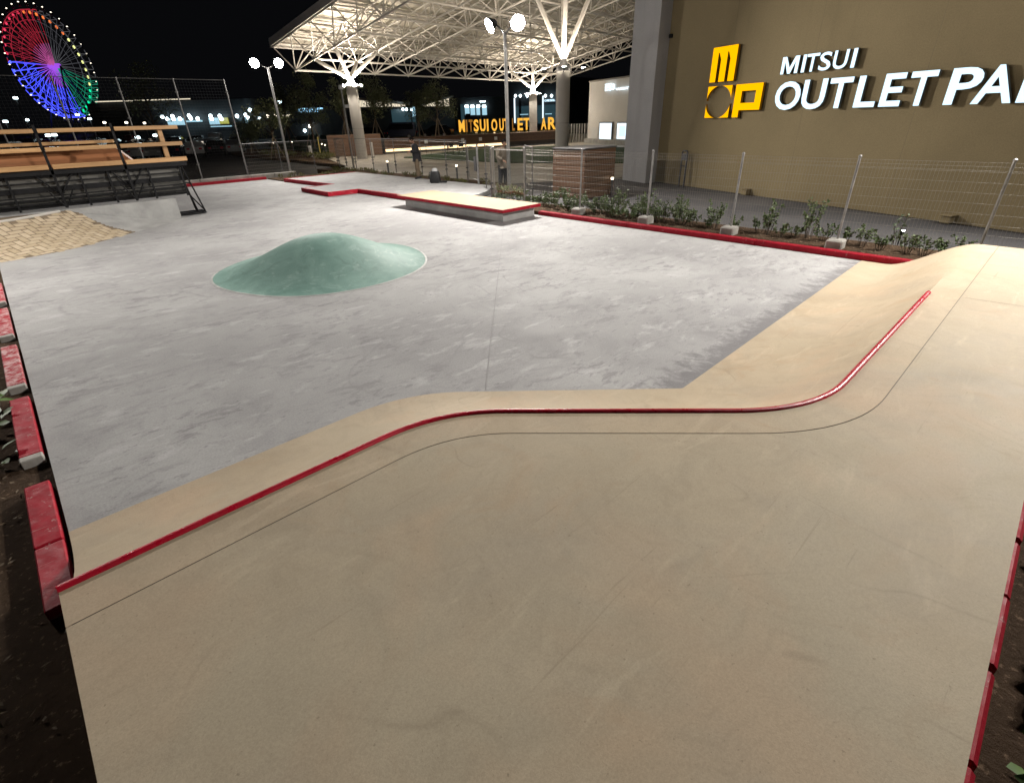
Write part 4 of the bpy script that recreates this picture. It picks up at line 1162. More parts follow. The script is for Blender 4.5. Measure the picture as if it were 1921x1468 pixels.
MB().cham((-.12,-.1,4.12),(.12,.1,4.34), .03).build('camera', M['paper'], k)
MB().cham((.05,-.1,3.2),(.3,.08,3.36), .03).build('camera', M['paper'], k)
k = empty('sign_post', G(700,296), label='short white information post beside the canopy column', cat='sign')
MB().cham((-.12,-.04,0),(.12,.04,1.1), .02).build('panel', M['paper'], k)
MB().box((-.125,-.045,0),(.125,.045,.08)).build('foot', M['darkgrey'], k)
q = G(1735, 462, .05)
k = empty('garden_spotlight', (12.75,2.02,.02), label='small garden spotlight lighting the pale shrub near the ramp end', cat='lamp')
MB().tube([(0,0,0),(0,0,.22)], .012, 6).build('spike', M['black'], k)
MB().lathe([(.03,.20),(.05,.26),(.05,.29)], 10).build('housing', M['black'], k)
MB().lathe([(.045,.291),(.045,.297)], 10).build('lens', emit('garden_lens', (1,.95,.8), 160, True), k)

# ================================================================== PLANTS
def leaf_quad(mb, p, d, n, L, w):
    d = d.normalized(); s_ = d.cross(n).normalized(); n = s_.cross(d)
    a = p; b = p+d*L*.5+s_*w*.5+n*L*.06; c = p+d*L; e = p+d*L*.5-s_*w*.5+n*L*.06
    mb.add([a,b,c,e], [(0,1,2),(0,2,3)])
def rvec():
    while True:
        v = Vector((random.uniform(-1,1),random.uniform(-1,1),random.uniform(-1,1)))
        if .05 < v.length < 1: return v.normalized()
def shrub(loc_, h, r_, nst, leaf, label, group, L=.06, dens=16, parent_mat='leaf'):
    t = empty('leafy_shrub', loc_, random.uniform(0,6), label=label, cat='shrub', group=group)
    st = MB(); lf = MB()
    for i in range(nst):
        a = random.uniform(0,6.28); rr = r_*random.uniform(.2,1); top = Vector((rr*math.cos(a), rr*math.sin(a), h*random.uniform(.55,1)))
        b = Vector((top.x*.3, top.y*.3, 0)); mid = (b+top)/2+Vector((random.uniform(-.04,.04),random.uniform(-.04,.04),.03))
        st.tube([b, mid, top], [.007,.005,.002], 4, False)
        for q in range(dens):
            f = random.uniform(.25,1)**.8; p = b.lerp(mid, f*2) if f < .5 else mid.lerp(top, f*2-1)
            dd = (rvec()+Vector((0,0,.35))).normalized(); leaf_quad(lf, p, dd, rvec(), L*random.uniform(.7,1.3), L*.55)
    st.build('stems', M['bark'], t); lf.build('foliage', M[leaf], t)
    return t
spots = [('small leafy shrub among the row of shrubs under the wire fence', 'shrubs under the wire fence')]
for i in range(26):
    y = 13.1-i*.27
    shrub((12.0+random.uniform(-.2,.45), y, .05), random.uniform(.28,.60), .36, 12, 'leaf', *spots[0], L=.060, dens=36)
for y, h in ((8.4,.75),(7.6,.8),(6.6,.70),(5.55,.65),(4.35,.75),(3.55,.85)):
    shrub((12.0+random.uniform(-.05,.25), y, .05), h, .28, 10, 'leaf', 'taller loose leafy shrub rising through the fence shrub row', 'taller shrubs under the wire fence', L=.070, dens=28)
for y, h in ((5.0,.35),(4.0,.30),(5.6,.3),(6.1,.36),(4.6,.32),(3.75,.3),(2.85,.34),(1.45,.42),(.95,.38),(3.2,.42),(2.5,.45),(2.15,.35),(1.7,.4),(1.2,.35)):
    shrub((11.95+random.uniform(-.1,.3), y, .05), h, .25, 7, 'leaf', 'low dark sparse shrub behind the red kerb', 'low shrubs by the ramp end', L=.060, dens=24)
shrub((12.55,2.05,.05), .62, .14, 5, 'ivypale', 'pale shrub lit bright by the garden spotlight', 'spotlit shrub', L=.08, dens=8)
for i in range(34):
    y = 16.6+i*.42; shrub((14.75+random.uniform(-.22,.45), y, .09), random.uniform(.10,.24), .26, 9, 'cover', 'low yellow green ground cover clump along the plaza fence', 'ground cover clumps along the plaza fence', L=.055, dens=10)
for i in range(10):
    shrub((10.9+i*.36, 28.1+random.uniform(-.6,.8), .04), random.uniform(.10,.3), .25, 8, 'cover', 'low weedy clump in the far corner bed', 'weedy clumps in the far corner bed', L=.06, dens=9)
for px, py in ((505,292),(520,291),(600,298),(612,299),(622,298),(545,293),(575,296)):
    q = G(px, py); shrub((q.x,q.y,0), .45, .9, 16, 'cover', 'low yellowish plant clump on the verge beside the road', 'clumps on the verge', L=.16, dens=14)
# creeper leaves in the bed: each leaf a part
lm = MB()
lm.add([(0,0,0),(.05,-.045,.012),(.11,-.05,.004),(.17,0,-.012),(.11,.05,.004),(.05,.045,.012),(.085,0,.0)], [(0,1,6),(1,2,6),(2,3,6),(3,4,6),(4,5,6),(5,0,6)])
leafm = {k: lm.mesh('leaf', M[k], 60) for k in ('ivy','ivypale','cover')}
def creeper(p, n, r_, label, group, kinds=('ivy','ivy','ivypale'), s=1.0):
    t = empty('creeper', p, random.uniform(0,6), label=label, cat='plant', group=group)
    for i in range(n):
        o = link('leaf', leafm[random.choice(kinds)], t); a = random.uniform(0,6.28); rr = r_*math.sqrt(random.random())
        o.location = (rr*math.cos(a), rr*math.sin(a), .03+random.uniform(0,.13)*s)
        o.rotation_euler = (random.uniform(-.5,.5), random.uniform(-.6,.3), a+random.uniform(-.8,.8)); k_ = random.uniform(.55,1.05)*s; o.scale = (k_,k_,k_)
    MB().tube([(-r_*.8,-r_*.2,.02),(0,.02,.05),(r_*.8,r_*.3,.02)], .006, 4).build('runner', M['bark'], t)
    return t
for x, y, n, r_ in ((-.88,6.6,18,.24),(-.92,7.2,14,.24),(-.80,5.75,9,.15),(-1.05,6.0,10,.25),(-1.0,8.2,12,.25),(-.95,9.4,10,.25),(-1.2,7.4,12,.3)):
    creeper((x,y,-.045), n, r_, 'green leafy creeper in the dark bed beside the red kerb stones', 'creepers by the kerb stones')
for x, y, n, r_ in ((1.75,-.85,10,.16),(2.75,-.95,9,.18),(3.05,-.78,7,.10),(3.9,-.80,9,.13),(3.2,-.86,6,.14),(2.9,-.80,7,.12),(2.55,-.92,8,.16),(2.25,-.82,8,.12),(2.0,-.90,9,.18),(3.55,-.95,6,.15),(4.6,-.85,8,.16),(4.2,-1.0,7,.16)):
    creeper((x,y,-.085), n, r_, 'green broad leaves in the dark bed behind the ramp deck', 'leaves behind the ramp deck', kinds=('ivy','ivy','ivy','ivypale'), s=.85)
# scattered dead leaves and twigs in both beds
lt = MB()
for i in range(420):
    if random.random() < .6: p = Vector((random.uniform(-1.5,-.66), random.uniform(1.8,9), -.04))
    else: p = Vector((random.uniform(1.2,5.2), random.uniform(-1.3,-.68), -.075))
    leaf_quad(lt, p+Vector((0,0,random.uniform(0,.012))), Vector((random.uniform(-1,1),random.uniform(-1,1),random.uniform(-.1,.25))), Vector((0,0,1)), random.uniform(.025,.07), random.uniform(.012,.03))
for i in range(900):
    p = Vector((random.uniform(11.32,12.5), random.uniform(-.3,14.0), .064))
    leaf_quad(lt, p+Vector((0,0,random.uniform(0,.014))), Vector((random.uniform(-1,1),random.uniform(-1,1),random.uniform(-.1,.3))), Vector((0,0,1)), random.uniform(.03,.09), random.uniform(.012,.035))
lt.build('leaf_litter', simple('dead_leaf', (.16,.115,.07), .85, var=.5, scale=30), None, label='dry leaf litter scattered over the dark planting beds', cat='leaf litter', kind='stuff')

def tree(loc_, h, cr, cz, label, group, leaves=1500, stakes=True, L=.16, leafmat='leafdark'):
    t = empty('staked_tree', loc_, random.uniform(0,6), label=label, cat='tree', group=group)
    tr = MB(); lf = MB()
    tops = [Vector((0,0,h*.9))]
    tr.tube([(0,0,0),(.03,.02,h*.35),(-.03,.03,h*.65),(0,0,h*.9)], [h*.018,h*.014,h*.010,h*.003], 7, False)
    clumps = []
    for i in range(11):
        z0 = h*random.uniform(.32,.75); a = random.uniform(0,6.28); rr = cr*random.uniform(.45,1)
        e = Vector((rr*math.cos(a), rr*math.sin(a), min(h, z0+h*random.uniform(.08,.28))))
        tr.tube([(0,0,z0),(e.x*.5,e.y*.5,(z0+e.z)/2+.1),e], [h*.007,h*.005,h*.002], 5, False)
        clumps.append((e, cr*random.uniform(.28,.5)))
    for i in range(7): clumps.append((Vector((random.uniform(-.4,.4)*cr, random.uniform(-.4,.4)*cr, h*random.uniform(.6,1.0))), cr*random.uniform(.25,.5)))
    for i in range(leaves):
        c, r_ = random.choice(clumps); p = c+rvec()*r_*random.random()**.45*Vector((1,1,.9)).length/1.7
        leaf_quad(lf, p, rvec(), rvec(), L*random.uniform(.6,1.4), L*.5)
    tr.build('trunk', M['bark'], t, smooth=60); lf.build('crown', M[leafmat], t)
    if stakes:
        for i in range(3):
            a = i*2.09+.4; bar('stake', (.75*math.cos(a)*h/4.5, .75*math.sin(a)*h/4.5, 0), (.05*math.cos(a), .05*math.sin(a), h*.40), .035, M['stake'], t)
    return t
def tree_at(px, py_top, D, w, label, group, base=0.0, **k):
    q = FP(px, 240, D); top = FP(px, py_top, D); return tree((q.x,q.y,base), top.z-base, w, 0, label, group, **k)
gt_ = 'staked trees behind the wooden wall'
tree_at(822,152, 62, 1.9, 'staked tree with round crown behind the long wooden wall, before the dark cars', gt_, base=.4, leaves=2400, L=.20)
tree_at(786,170, 66, 1.5, 'slim staked tree next to the round crowned tree', gt_, base=.4, leaves=1500, L=.2)
tree_at(706,150, 60, 2.0, 'staked broad tree directly behind the wooden box wall', gt_, base=.4, leaves=2400, L=.2)
tree_at(648,135, 56, 1.3, 'tall thin tree left of the glowing column', gt_, leaves=1500, L=.2)
tree_at(585,138, 58, 1.9, 'tall dark tree on the verge behind the small blue sign', 'trees on the verge', leaves=2200, L=.2)
tree_at(540,150, 66, 2.2, 'dim leafy tree behind the far floodlight pole', 'trees on the verge', leaves=2000, L=.2)
tree_at(508,195, 50, 1.7, 'small round dark tree beside the far floodlight pole', 'trees on the verge', leaves=1700, L=.18)
tree_at(465,228, 62, 1.8, 'low dark bushy tree next to the car park', 'trees on the verge', leaves=1500, L=.2)
tree_at(290,128, 75, 2.6, 'big dim tree behind the tall net fence', 'trees on the verge', leaves=1800, L=.24, stakes=False)

# ================================================================== BACKGROUND BUILDINGS
class Facade:
    def __init__(s, pxa, Da, pxb, Db, pytop, depth, mat, label, name='shop_building', base=-.15):
        a = FP(pxa, 240, Da); b = FP(pxb, 240, Db); a.z = b.z = 0
        s.a, s.b = a, b; s.d = (b-a).normalized(); s.n = Vector((s.d.y,-s.d.x,0))
        if s.n.dot(CAM-a) < 0: s.n = -s.n
        s.L = (b-a).length; s.h = onplane((pxa+pxb)/2, pytop, a, s.n).z
        s.t = empty(name, a, label=label, cat='building'); s.M = Matrix(((s.d.x,s.n.x,0,0),(s.d.y,s.n.y,0,0),(0,0,1,0),(0,0,0,1)))
        s.part('wall', mat, (0,-depth,base), (s.L,0,s.h))
    def part(s, name, mat, lo, hi, par=None, cham=0):
        mb = MB().cham(lo, hi, cham, s.M) if cham else MB().box(lo, hi, s.M)
        return mb.build(name, mat, par or s.t)
    def uv(s, px, py):
        p = onplane(px, py, s.a, s.n)-s.a; return p.dot(s.d), p.z
    def panel(s, name, mat, x0, y0, x1, y1, o=.05, th=.1, par=None):
        ym = (y0+y1)/2; xm = (x0+x1)/2
        u0 = s.uv(x0, ym)[0]; u1 = s.uv(x1, ym)[0]; z0 = s.uv(xm, y1)[1]; z1 = s.uv(xm, y0)[1]
        u0, u1 = min(u0,u1), max(u0,u1)
        return s.part(name, mat, (u0,o,z0), (u1,o+th,z1), par)
    def frame(s, px, py, o):
        u, z = s.uv(px, py); p = s.a+s.d*u+s.n*o; 
        return Matrix(((s.d.x,0,s.n.x,p.x-s.a.x),(s.d.y,0,s.n.y,p.y-s.a.y),(0,1,0,z),(0,0,0,1)))
    def text(s, txt, mat, x0, y0, x1, y1, o=.2, ext=.05):
        u0, z0 = s.uv(x0, y1); u1, z1 = s.uv(x1, y0)
        return link('lettering', text_mesh(txt, 'lettering', mat, 1, ext, 0, .02, s.frame(x0, y1, o), abs(u1-u0), abs(z1-z0)), s.t)
    def spot(s, px, py, o=.5, r_=.16, mat=None):
        u, z = s.uv(px, py)
        h = s.part('spot_arm', M['darkgrey'], (u-.03,.0,z+.1), (u+.03,o,z+.15))
        MB().lathe([(r_*.5,-r_),(r_,-r_*.4),(r_,r_*.4),(r_*.5,r_)], 10, s.M @ Vector((u,o,z))).build('spot_lamp', mat or M['spotcool'], h)

# white gate building
F = Facade(1103, 58.5, 1215, 50.0, 148, 12, M['whitewall'], 'white gate building with lit lettering and two bright display windows', 'gate_building')
F.text('西3', M['wincool'], 1138, 155.5, 1156.5, 171.5); F.text('WEST GATE', M['wincool'], 1158, 159.5, 1212, 170)
for x0, x1, m_ in ((1127,1149,'wincool'),(1160,1179,'wincool')):
    f_ = F.panel('window_frame', M['darkgrey'], x0-1.2, 229, x1+1.2, 270, .01, .12)
    F.panel('window_pane', M[m_], x0, 231, x1, 261, .135, .02, f_)
F.panel('poster', M['signblue'], 1164.5, 236, 1175.5, 256, .16, .02); F.panel('notice', M['paper'], 1110, 239, 1122, 260, .01, .03)
F.part('parapet', M['pale'], (-.06,-.3,F.h+.002), (F.L,.06,F.h+.12))
F.part('plinth', M['grey'], (0,.002,-.1), (F.L,.35,.42))
# slatted dark screen left of it
k = empty('slat_screen', G(1062,269), label='dark screen of upright slats beside the white gate building', cat='fence')
A0, A1 = FP(1062,250,60), FP(1102,250,60)
for i in range(9):
    p = A0.lerp(A1, i/8); p.z = 0; MB().box((-.06,-.05,0),(.06,.05,1.75)).build('slat', M['grey'], k).location = p-k.location
# building behind the golden letters, right part with shop sign
F = Facade(955, 112, 1062, 104, 148, 15, M['dark'], 'dark shop building with cool wall lamps and a small white lit shop sign')
F.panel('shop_front', M['shopteal'], 968, 198, 1043, 232, .05, .1)
for x in (972,981,994,1028,1039.5): F.spot(x, 180, .8, .22)
F.panel('light_column', M['wincool'], 966.6, 184, 968, 231, .2, .2); F.panel('light_column', M['wincool'], 1019.6, 180, 1021, 222, .2, .2)
F.panel('dark_fin', M['black'], 977.5, 180, 979.5, 222, .3, .4)
F.text('DIESEL', M['signwhite'], 1023, 186, 1043, 191)
F.panel('canopy_edge', M['shopcool'], 983, 214, 997, 215.5, 1.0, .2); F.panel('canopy_edge', M['shopcool'], 1030, 213, 1041, 214.5, 1.0, .2)
F.panel('door_frame', M['grey'], 985, 216, 996, 238, .16, .1); F.panel('window_pane', M['shopteal'], 1004, 205, 1015, 222, .16, .1)
# middle dark building with the four lit panels
F = Facade(842, 118, 958, 113, 182, 15, M['dark'], 'dark shop building with four glowing upright panels above the golden letters')
for i, x in enumerate((872.5,883,894,905)):
    f_ = F.panel('lit_panel', M['shopcool'], x, 199, x+8.5, 216, .05, .08); F.panel('lamp_hood', M['spotcool'], x+1.5, 197.5, x+7, 201.5, .2, .3, f_)
F.panel('sign_box', M['black'], 875, 213.5, 884, 221, .3, .2); F.panel('side_panel', M['shopteal'], 865, 196, 871, 232, .05, .05)
k = empty('street_lamp', FP(903,240,90)*1.0, label='thin street lamp in front of the glowing upright panels', cat='street lamp'); k.location.z = -.1
zt = FP(903,193,90).z
MB().tube([(0,0,0),(0,0,zt+.1),(.2,-.1,zt+.25)], [.09,.07,.05], 8).build('mast', M['grey'], k); MB().cham((.0,-.3,zt+.2),(.9,.1,zt+.34), .03).build('lamp', M['spotcool'], k)
# long low building with clerestory windows
F = Facade(668, 105, 862, 118, 203, 14, M['dark'], 'long dark shop building with lit clerestory roof windows')
F.part('eaves', M['darkbrown'], (-.2,-14,F.h+.002), (F.L+.2,.3,F.h+.25))
def clerestory(x0, x1, yl, yr, cuts):
    """sloping lit roof window band between two pixels columns, top following yl -> yr"""
    for a, b in cuts:
        ya = yl+(yr-yl)*(a-x0)/(x1-x0); yb = yl+(yr-yl)*(b-x0)/(x1-x0)
        u0 = F.uv(a,198)[0]; u1 = F.uv(b,198)[0]; z0 = F.h+.27
        za = max(z0+.1, F.uv(a,ya)[1]); zb = max(z0+.1, F.uv(b,yb)[1])
        mb = MB(); vs = [F.M @ Vector(v) for v in ((u0,-.9,z0),(u1,-.9,z0),(u1,-.9,zb),(u0,-.9,za),(u0,-1.1,z0),(u1,-1.1,z0),(u1,-1.1,zb),(u0,-1.1,za))]
        mb.add(vs, [(0,1,2,3),(5,4,7,6),(0,4,5,1),(1,5,6,2),(2,6,7,3),(3,7,4,0)]); w = mb.build('window', M['winwarm'], F.t)
        for q in range(1, 5):
            u = u0+(u1-u0)*q/5; zt_ = za+(zb-za)*q/5
            MB().box((u-.03,-.89,z0),(u+.03,-.86,zt_), F.M).build('glazing_bar', M['pale'], w)
    u0 = F.uv(x0,198)[0]; u1 = F.uv(x1,198)[0]; za = F.uv(x0,yl)[1]+.05; zb = F.uv(x1,yr)[1]+.05
    mb = MB(); vs = [F.M @ Vector(v) for v in ((u0-.3,-.2,za),(u1+.3,-.2,zb),(u1+.3,-6,zb),(u0-.3,-6,za),(u0-.3,-.2,za+.35),(u1+.3,-.2,zb+.35),(u1+.3,-6,zb+.35),(u0-.3,-6,za+.35))]
    mb.add(vs, [(3,2,1,0),(4,5,6,7),(0,1,5,4),(1,2,6,5),(2,3,7,6),(3,0,4,7)]); mb.build('roof', M['pale'], F.t)
clerestory(676, 768, 187.5, 197, [(677,692),(695,724),(729,737.5),(741,766)])
clerestory(794, 852, 199.5, 182, [(800,826),(829,836),(840,850)])
for x in (751,757.5,767): F.spot(x, 205.5, .9, .22)
F.panel('lit_panel', M['shopcool'], 771, 201, 777, 219, .3, .1); F.panel('lit_panel', M['shopteal'], 773, 219, 779, 243, .3, .1); F.panel('shop_front', M['shopteal'], 735, 205, 770, 238, .05, .05)
# small blue lit sign and shops left of the column
F = Facade(478, 135, 662, 128, 208, 12, M['dark'], 'low dark shop row with a small blue lit roof sign')
F.text('MITSUI OUTLET PARK', M['signblue'], 560.5, 202, 607, 211.5, .3, .1)
F.panel('lit_sign', M['signblue'], 618, 218, 636, 224, .1, .2); F.panel('shop_front', M['wincool'], 620, 226, 636, 234, .1, .1)
for i in range(4): F.panel('mullion', M['dark'], 621+i*4, 224.5, 622.3+i*4, 235, .22, .1)
F.panel('shop_front', M['winwarm'], 531, 215, 545, 219, .1, .1)
F.panel('canopy_edge', M['pale'], 478, 210, 506, 211.5, .6, .3)
for x, y, m_ in ((450,218,'spotcool'),(474,207,'spotcool'),(466,216,'spotcool'),(471,220,'spotcool'),(480,221,'spotcool'),(490,221,'spotcool'),(506,218,'spotwarm'),(520,217.5,'spotwarm'),(527,191.5,'spotcool'),(584,237,'spotwarm'),(617,237,'spotcool'),(574.5,245,'spotcool')):
    if x > 479: F.spot(x, y, .9, .30, M[m_])
# left shopping row with long lit roof edge
F = Facade(178, 150, 482, 132, 189, 16, M['dark'], 'long dark outlet building with a glowing roof edge and bright shop signs')
F.panel('roof_light', M['winwarm'], 182, 187.6, 360, 189.4, .4, .3)
F.panel('roof_light', M['pale'], 193, 205, 247, 208, .4, .5); F.panel('roof_light', M['pale'], 268, 204, 297, 206.5, .4, .5)
for x0, y0, x1, y1, m_ in ((316,222,348,235,'shopcool'),(350,226,381,229,'shopcool'),(394,221,413,233.5,'shopcool'),(413,221,430,232.5,'shopyellow'),(397,236,436,238,'shopcool'),(448,221,456,229,'shopteal'),(462,219,470,232,'shopcool')):
    F.panel('lit_sign', M[m_], x0, y0, x1, y1, .2, .2)
for x, y in ((311,219),(320,223),(330,218.5),(332,223),(344,223),(361,217.5),(364,222),(377,223),(401,218),(403,223),(418,218),(421,223),(450,218),(466,216),(474,207),(471,221)):
    F.spot(x, y, 1.2, .34)
# street lamps in the car park
def car_park_lamp(px, py, D, label, mat='spotcool', r_=.32):
    q = FP(px, py, D); k = empty('car_park_lamp', (q.x,q.y,-.15), label=label, cat='street lamp', group='lamps around the car park')
    MB().tube([(0,0,0),(0,0,q.z+.1)], [.09,.06], 6).build('mast', M['darkgrey'], k)
    MB().lathe([(r_*.4,-r_*.5),(r_,-.1),(r_,.1),(r_*.4,r_*.5)], 10, (0,0,q.z+.15)).build('lamp', M[mat], k)
for px, py, D, m_ in ((29,184,90,'spotcool'),(50,225,95,'spotcool'),(10,228,85,'spotcool'),(145,215,100,'spotcool'),(168,223,100,'spotcool'),(196,230,95,'spotwarm'),(237,230,95,'spotwarm'),(271,231,100,'spotwarm'),(90,254,75,'spotcool'),(102,253,75,'spotcool'),(258,258,70,'spotcool'),(291,254,75,'spotcool'),(505,218,100,'spotwarm'),(527,191,80,'spotcool')):
    car_park_lamp(px, py, D, 'small bright car park lamp in the dark distance', m_, .22 if m_ == 'spotcool' else .16)

# ------------------------------------------------------------------ golden standing letters
q0, q1 = FP(861,240,78), FP(1052,240,78)
gl_ = empty('golden_letters', ((q0.x+q1.x)/2,(q0.y+q1.y)/2,.45), label='row of glowing golden standing letters on the planted berm', cat='sign')
dd = (q1-q0); dd.z = 0; d = dd.normalized(); n = Vector((d.y,-d.x,0))
if n.dot(CAM-q0) < 0: n = -n
spec = [('M',861,872,1),('I',874,877,0),('T',880,887,0),('S',889,898,1),('U',900.5,911,1),('I',913.5,916.5,1),('O',922,933,1),('U',937,945,1),('T',946,953,1),('L',961,966,0),('E',971,981,1),('T',982,994,1),('P',999,1008,0),('A',1015,1025,1),('R',1028,1043,1),('K',1045,1056,1)]
zb = FP(950,245.5,78).z; zt_ = FP(950,222.5,78).z
for ch, x0, x1, lit in spec:
    a, b = onplane(x0,240,q0,n), onplane(x1,240,q0,n)
    Mx = Matrix(((d.x,0,n.x,a.x-gl_.location.x),(d.y,0,n.y,a.y-gl_.location.y),(0,1,0,zb-.45),(0,0,0,1)))
    link('letter', text_mesh(ch, 'letter', M['gold'] if lit else M['golddim'], 1, .12, 0, .03, Mx, (b-a).length, zt_-zb), gl_)
    c = (a+b)/2-gl_.location
    MB().cham((c.x-.12,c.y-.12,0),(c.x+.12,c.y+.12,zb-.45), .02).build('pedestal', M['darkgrey'], gl_)
    if lit or ch == 'U':
        p = c+n*.5; MB().lathe([(.10,.0),(.16,.12),(.10,.16)], 8, (p.x,p.y,zb-.72)).build('uplight', M['led'], gl_)
# low hedge in front of them
mb = MB()
for i in range(2600):
    p = q0.lerp(q1, random.random())+n*random.uniform(1.0,3.0); leaf_quad(mb, Vector((p.x,p.y,.45+random.random()**1.5*.45)), rvec(), rvec(), .22, .12)
mb.build('low_hedge', M['leafdark'], None, label='dark clipped hedge in front of the golden letters', cat='hedge')

# ================================================================== CARS
def car(loc_, rz, paint, label, van=False):
    t = empty('parked_car', loc_, rz, label=label, cat='car', group='cars in the dark car park')
    H = 1.9 if van else 1.48
    if van: prof = [(-2.1,.35),(2.1,.35),(2.15,.75),(1.95,1.0),(1.45,1.12),(.85,1.82),(.6,H),(-1.9,H),(-2.1,1.7),(-2.15,.8)]
    else: prof = [(-2.1,.35),(2.1,.35),(2.15,.65),(1.9,.88),(1.0,.98),(.35,1.40),(-.2,H),(-1.2,1.44),(-1.75,1.02),(-2.12,.92),(-2.15,.6)]
    Mx = Matrix(((1,0,0,0),(0,0,-1,0),(0,1,0,0),(0,0,0,1)))
    bm = bmesh.new(); vs = [bm.verts.new((p[0],-.84,p[1])) for p in prof]; f0 = bm.faces.new(vs)
    ex = bmesh.ops.extrude_face_region(bm, geom=[f0])
    for v in ex['geom']:
        if isinstance(v, bmesh.types.BMVert): v.co.y = .84
    for v in bm.verts:
        if v.co.z > 1.05: v.co.y *= .84
    bmesh.ops.recalc_face_normals(bm, faces=bm.faces[:]); bmesh.ops.bevel(bm, geom=bm.edges[:], offset=.06, segments=2, affect='EDGES')
    me = bpy.data.meshes.new('body'); bm.to_mesh(me); bm.free(); me.materials.append(paint)
    for p in me.polygons: p.use_smooth = True
    me.set_sharp_from_angle(angle=R(35)); link('body', me, t)
    for s_ in (-1,1):
        yb, yt = .845*s_, .725*s_
        w = [(-1.55,1.06),(.85,1.04),(.25,1.38),(-1.15,1.40)] if not van else [(-1.9,1.1),(1.25,1.12),(.75,1.72),(-1.85,1.74)]
        MB().poly([(x, (yb+(yt-yb)*(z-1.02)/.4 if not van else yb+(yt-yb)*(z-1.1)/.7)+.004*s_, z) for x, z in w]).build('side_window', M['glassdark'], t)
        for x in (-1.3,1.3):
            w_ = MB().tube([(x,.66*s_,.32),(x,.86*s_,.32)], .32, 16).build('wheel', M['rubber'], t, smooth=40)
            MB().tube([(x,.862*s_,.32),(x,.87*s_,.32)], .19, 12).build('rim', M['steel'], w_)
        MB().cham((2.06,.50*s_-.15,.62),(2.16,.50*s_+.15,.76), .02).build('headlight', M['paper'], t)
        MB().cham((-2.17,.55*s_-.14,.72),(-2.07,.55*s_+.14,.88), .02).build('tail_light', M['redworn'], t)
    return t
paints = [simple('paint_'+n_, c, .25, .3, .05) for n_, c in (('black',(.012,.012,.015)),('navy',(.014,.018,.04)),('white',(.60,.60,.60)),('silver',(.32,.33,.34)),('wine',(.10,.012,.015)))]
names = ['black','navy','white','silver','dark red']
def put(px, D, rz, pi, van=False, extra=''):
    q = FP(px, 240, D); return car((q.x,q.y,-.19 if not extra else .45), rz, paints[pi], ('%s %s parked %s' % (names[pi], 'van' if van else 'car', extra or 'in the dark car park')), van)
put(748, 72, 2.4, 1, True, 'behind the long wooden wall'); put(818, 74, 2.2, 0, False, 'behind the long wooden wall and the staked tree'); put(690, 70, 2.3, 0, False, 'behind the wooden box wall')
proto = {}
rr = random.Random(3)
for i in range(46):
    row = i // 12; px = 10+(i % 12)*39+rr.uniform(-8,8); D = 66+row*13+rr.uniform(-1,1); pi = rr.choice((0,0,1,2,3,3,4)); van = rr.random() < .3
    q = FP(px, 240, D)
    if (pi, van) not in proto:
        proto[pi, van] = car((q.x,q.y,-.195), 1.2+rr.uniform(-.05,.05), paints[pi], '%s %s standing in the rows of the dark car park' % (names[pi], 'van' if van else 'car'), van)
    else:
        c = copy_tree(proto[pi, van]); c.location = (q.x,q.y,-.195); c.rotation_euler[2] = 1.2+rr.uniform(-.05,.05)+(math.pi if rr.random() < .4 else 0)

# ================================================================== FERRIS WHEEL
WDIST, WR = 540.0, 33.5
hub = FP(102,124,WDIST)
fw = empty('ferris_wheel', (hub.x,hub.y,-.2), label='giant ferris wheel lit red, blue, green and yellow against the black sky', cat='ferris wheel')
view = Vector((hub.x,hub.y,0)).normalized(); side = Vector((view.y,-view.x,0))      # side points to image right
WA = (side*math.cos(R(49))+view*math.sin(R(49))).normalized(); AX = Vector((WA.y,-WA.x,0))
Hz = hub.z+.2
def wp(r_, a, o=0.0): return Vector((0,0,Hz))+WA*(r_*math.cos(a))+Vector((0,0,1))*(r_*math.sin(a))+AX*o
def zone(a):
    dg = math.degrees(a) % 360
    if 88 <= dg < 178: return 'red'
    if 178 <= dg < 285: return 'blue'
    if 285 <= dg < 345: return 'green'
    return 'dim'
NSP = 40
for side_ in (-2.6, 2.6):
    for rr_, rad in ((WR*.97,.28),(WR*.80,.18),(WR*.60,.12)):
        for k in range(NSP*2):
            a0, a1 = math.pi*k/NSP, math.pi*(k+1)/NSP; z = zone((a0+a1)/2)
            m_ = {'red':'fred','blue':'fblue','green':'fgreen','dim':'fgrey'}[z]
            if side_ < 0 or k % 2 == 0: bar('rim_segment', wp(rr_, a0, side_), wp(rr_, a1, side_), rad if z == 'blue' else rad*.8, M[m_], fw)
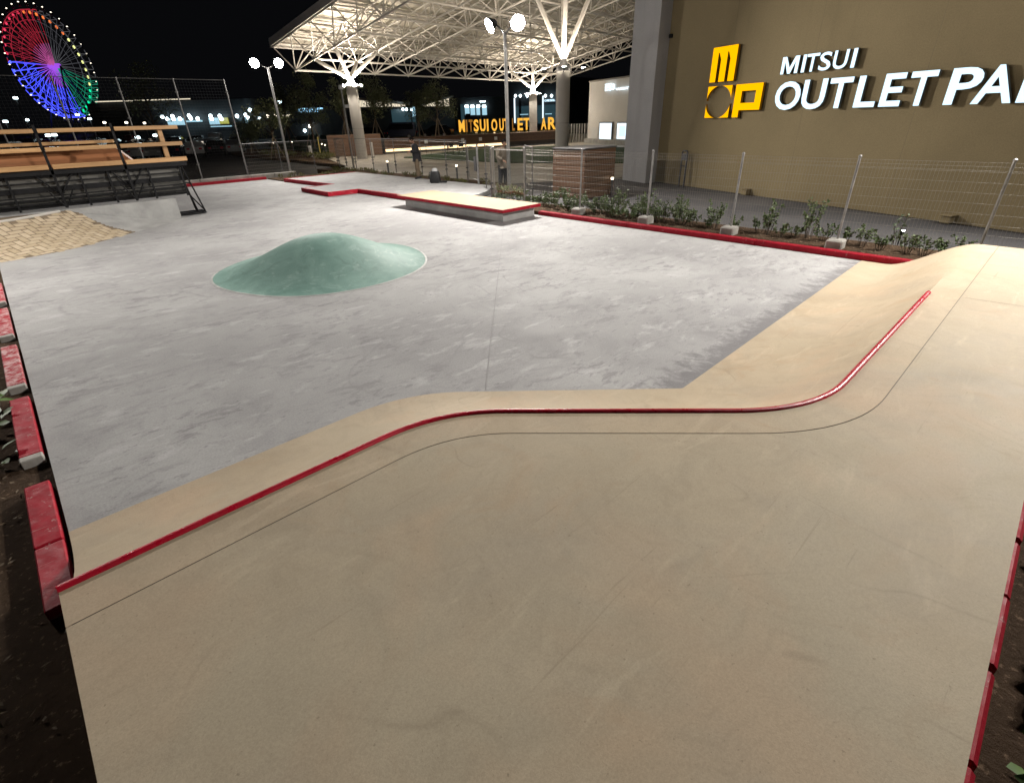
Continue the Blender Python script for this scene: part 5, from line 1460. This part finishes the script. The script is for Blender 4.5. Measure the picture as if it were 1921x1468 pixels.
for k in range(NSP):
    a = 2*math.pi*k/NSP; z = zone(a)
    m_ = {'red':'fred','blue':'fblue','green':'fgreen','dim':'fgrey'}[z]
    for s_ in (-2.6, 2.6):
        i_ = {'red':'fpink','blue':'fpurple','green':'fgreen','dim':'fgrey'}[z]
        bar('spoke', wp(1.2, a+(.05 if s_ > 0 else -.05), s_*.4), wp(WR*.40, a, s_*.8), .15, M[i_], fw)
        bar('spoke', wp(WR*.40, a, s_*.8), wp(WR*.97, a, s_), .13 if z != 'dim' else .09, M[m_], fw)
    if z in ('blue','red'):
        for f0, f1 in ((.40,.62),(.58,.80)): bar('lacing', wp(WR*f0, a, -1.8), wp(WR*f1, a+2*math.pi/NSP, -2.4), .10, M[m_], fw)
    if z != 'dim': bar('cross_tie', wp(WR*.80, a, -2.6), wp(WR*.97, a+.09, 2.6), .16, M[m_], fw)
    bar('cross_tie', wp(WR*.97, a, -2.6), wp(WR*.97, a, 2.6), .16, M[m_], fw)
    # lit star at the rim
    dg = math.degrees(a) % 360
    lm_ = 'fredlit' if 100 <= dg < 180 else 'fbluelit' if 180 <= dg < 292 else 'fgreenlit' if 292 <= dg < 340 else 'fyellow' if dg >= 340 or dg < 42 else 'forange'
    st = MB()
    for q in range(4):
        e = wp(1.0 if lm_ in ('forange','fyellow','fgreenlit') else .8, q*math.pi/4+a)-Vector((0,0,Hz)); st.tube([wp(WR*.93,a,-2.7)-e, wp(WR*.93,a,-2.7)+e], .26, 4)
    st.build('rim_star', M[lm_], fw)
for k in range(36):
    a = 2*math.pi*(k+.5)/36; c = wp(WR*1.055, a, 0)
    g_ = MB().lathe([(.5,-1.1),(1.0,-.6),(1.0,.5),(.5,1.0)], 8, c).build('gondola', M['darkgrey'], fw)
    MB().lathe([(.2,-.25),(.55,0),(.2,.3)], 6, c+Vector((0,0,1.35))).build('gondola_lamp', M['gondola'], g_)
MB().tube([wp(0,0,-4), wp(0,0,4)], 1.5, 14).build('hub', M['fpurple'], fw)
for s_ in (-1,1):
    for q in (-1,1): bar('support_leg', wp(0,0,4.5*s_), Vector((0,0,0))+WA*(16*q)+AX*(9*s_), .55, M['darkgrey'], fw, 8)
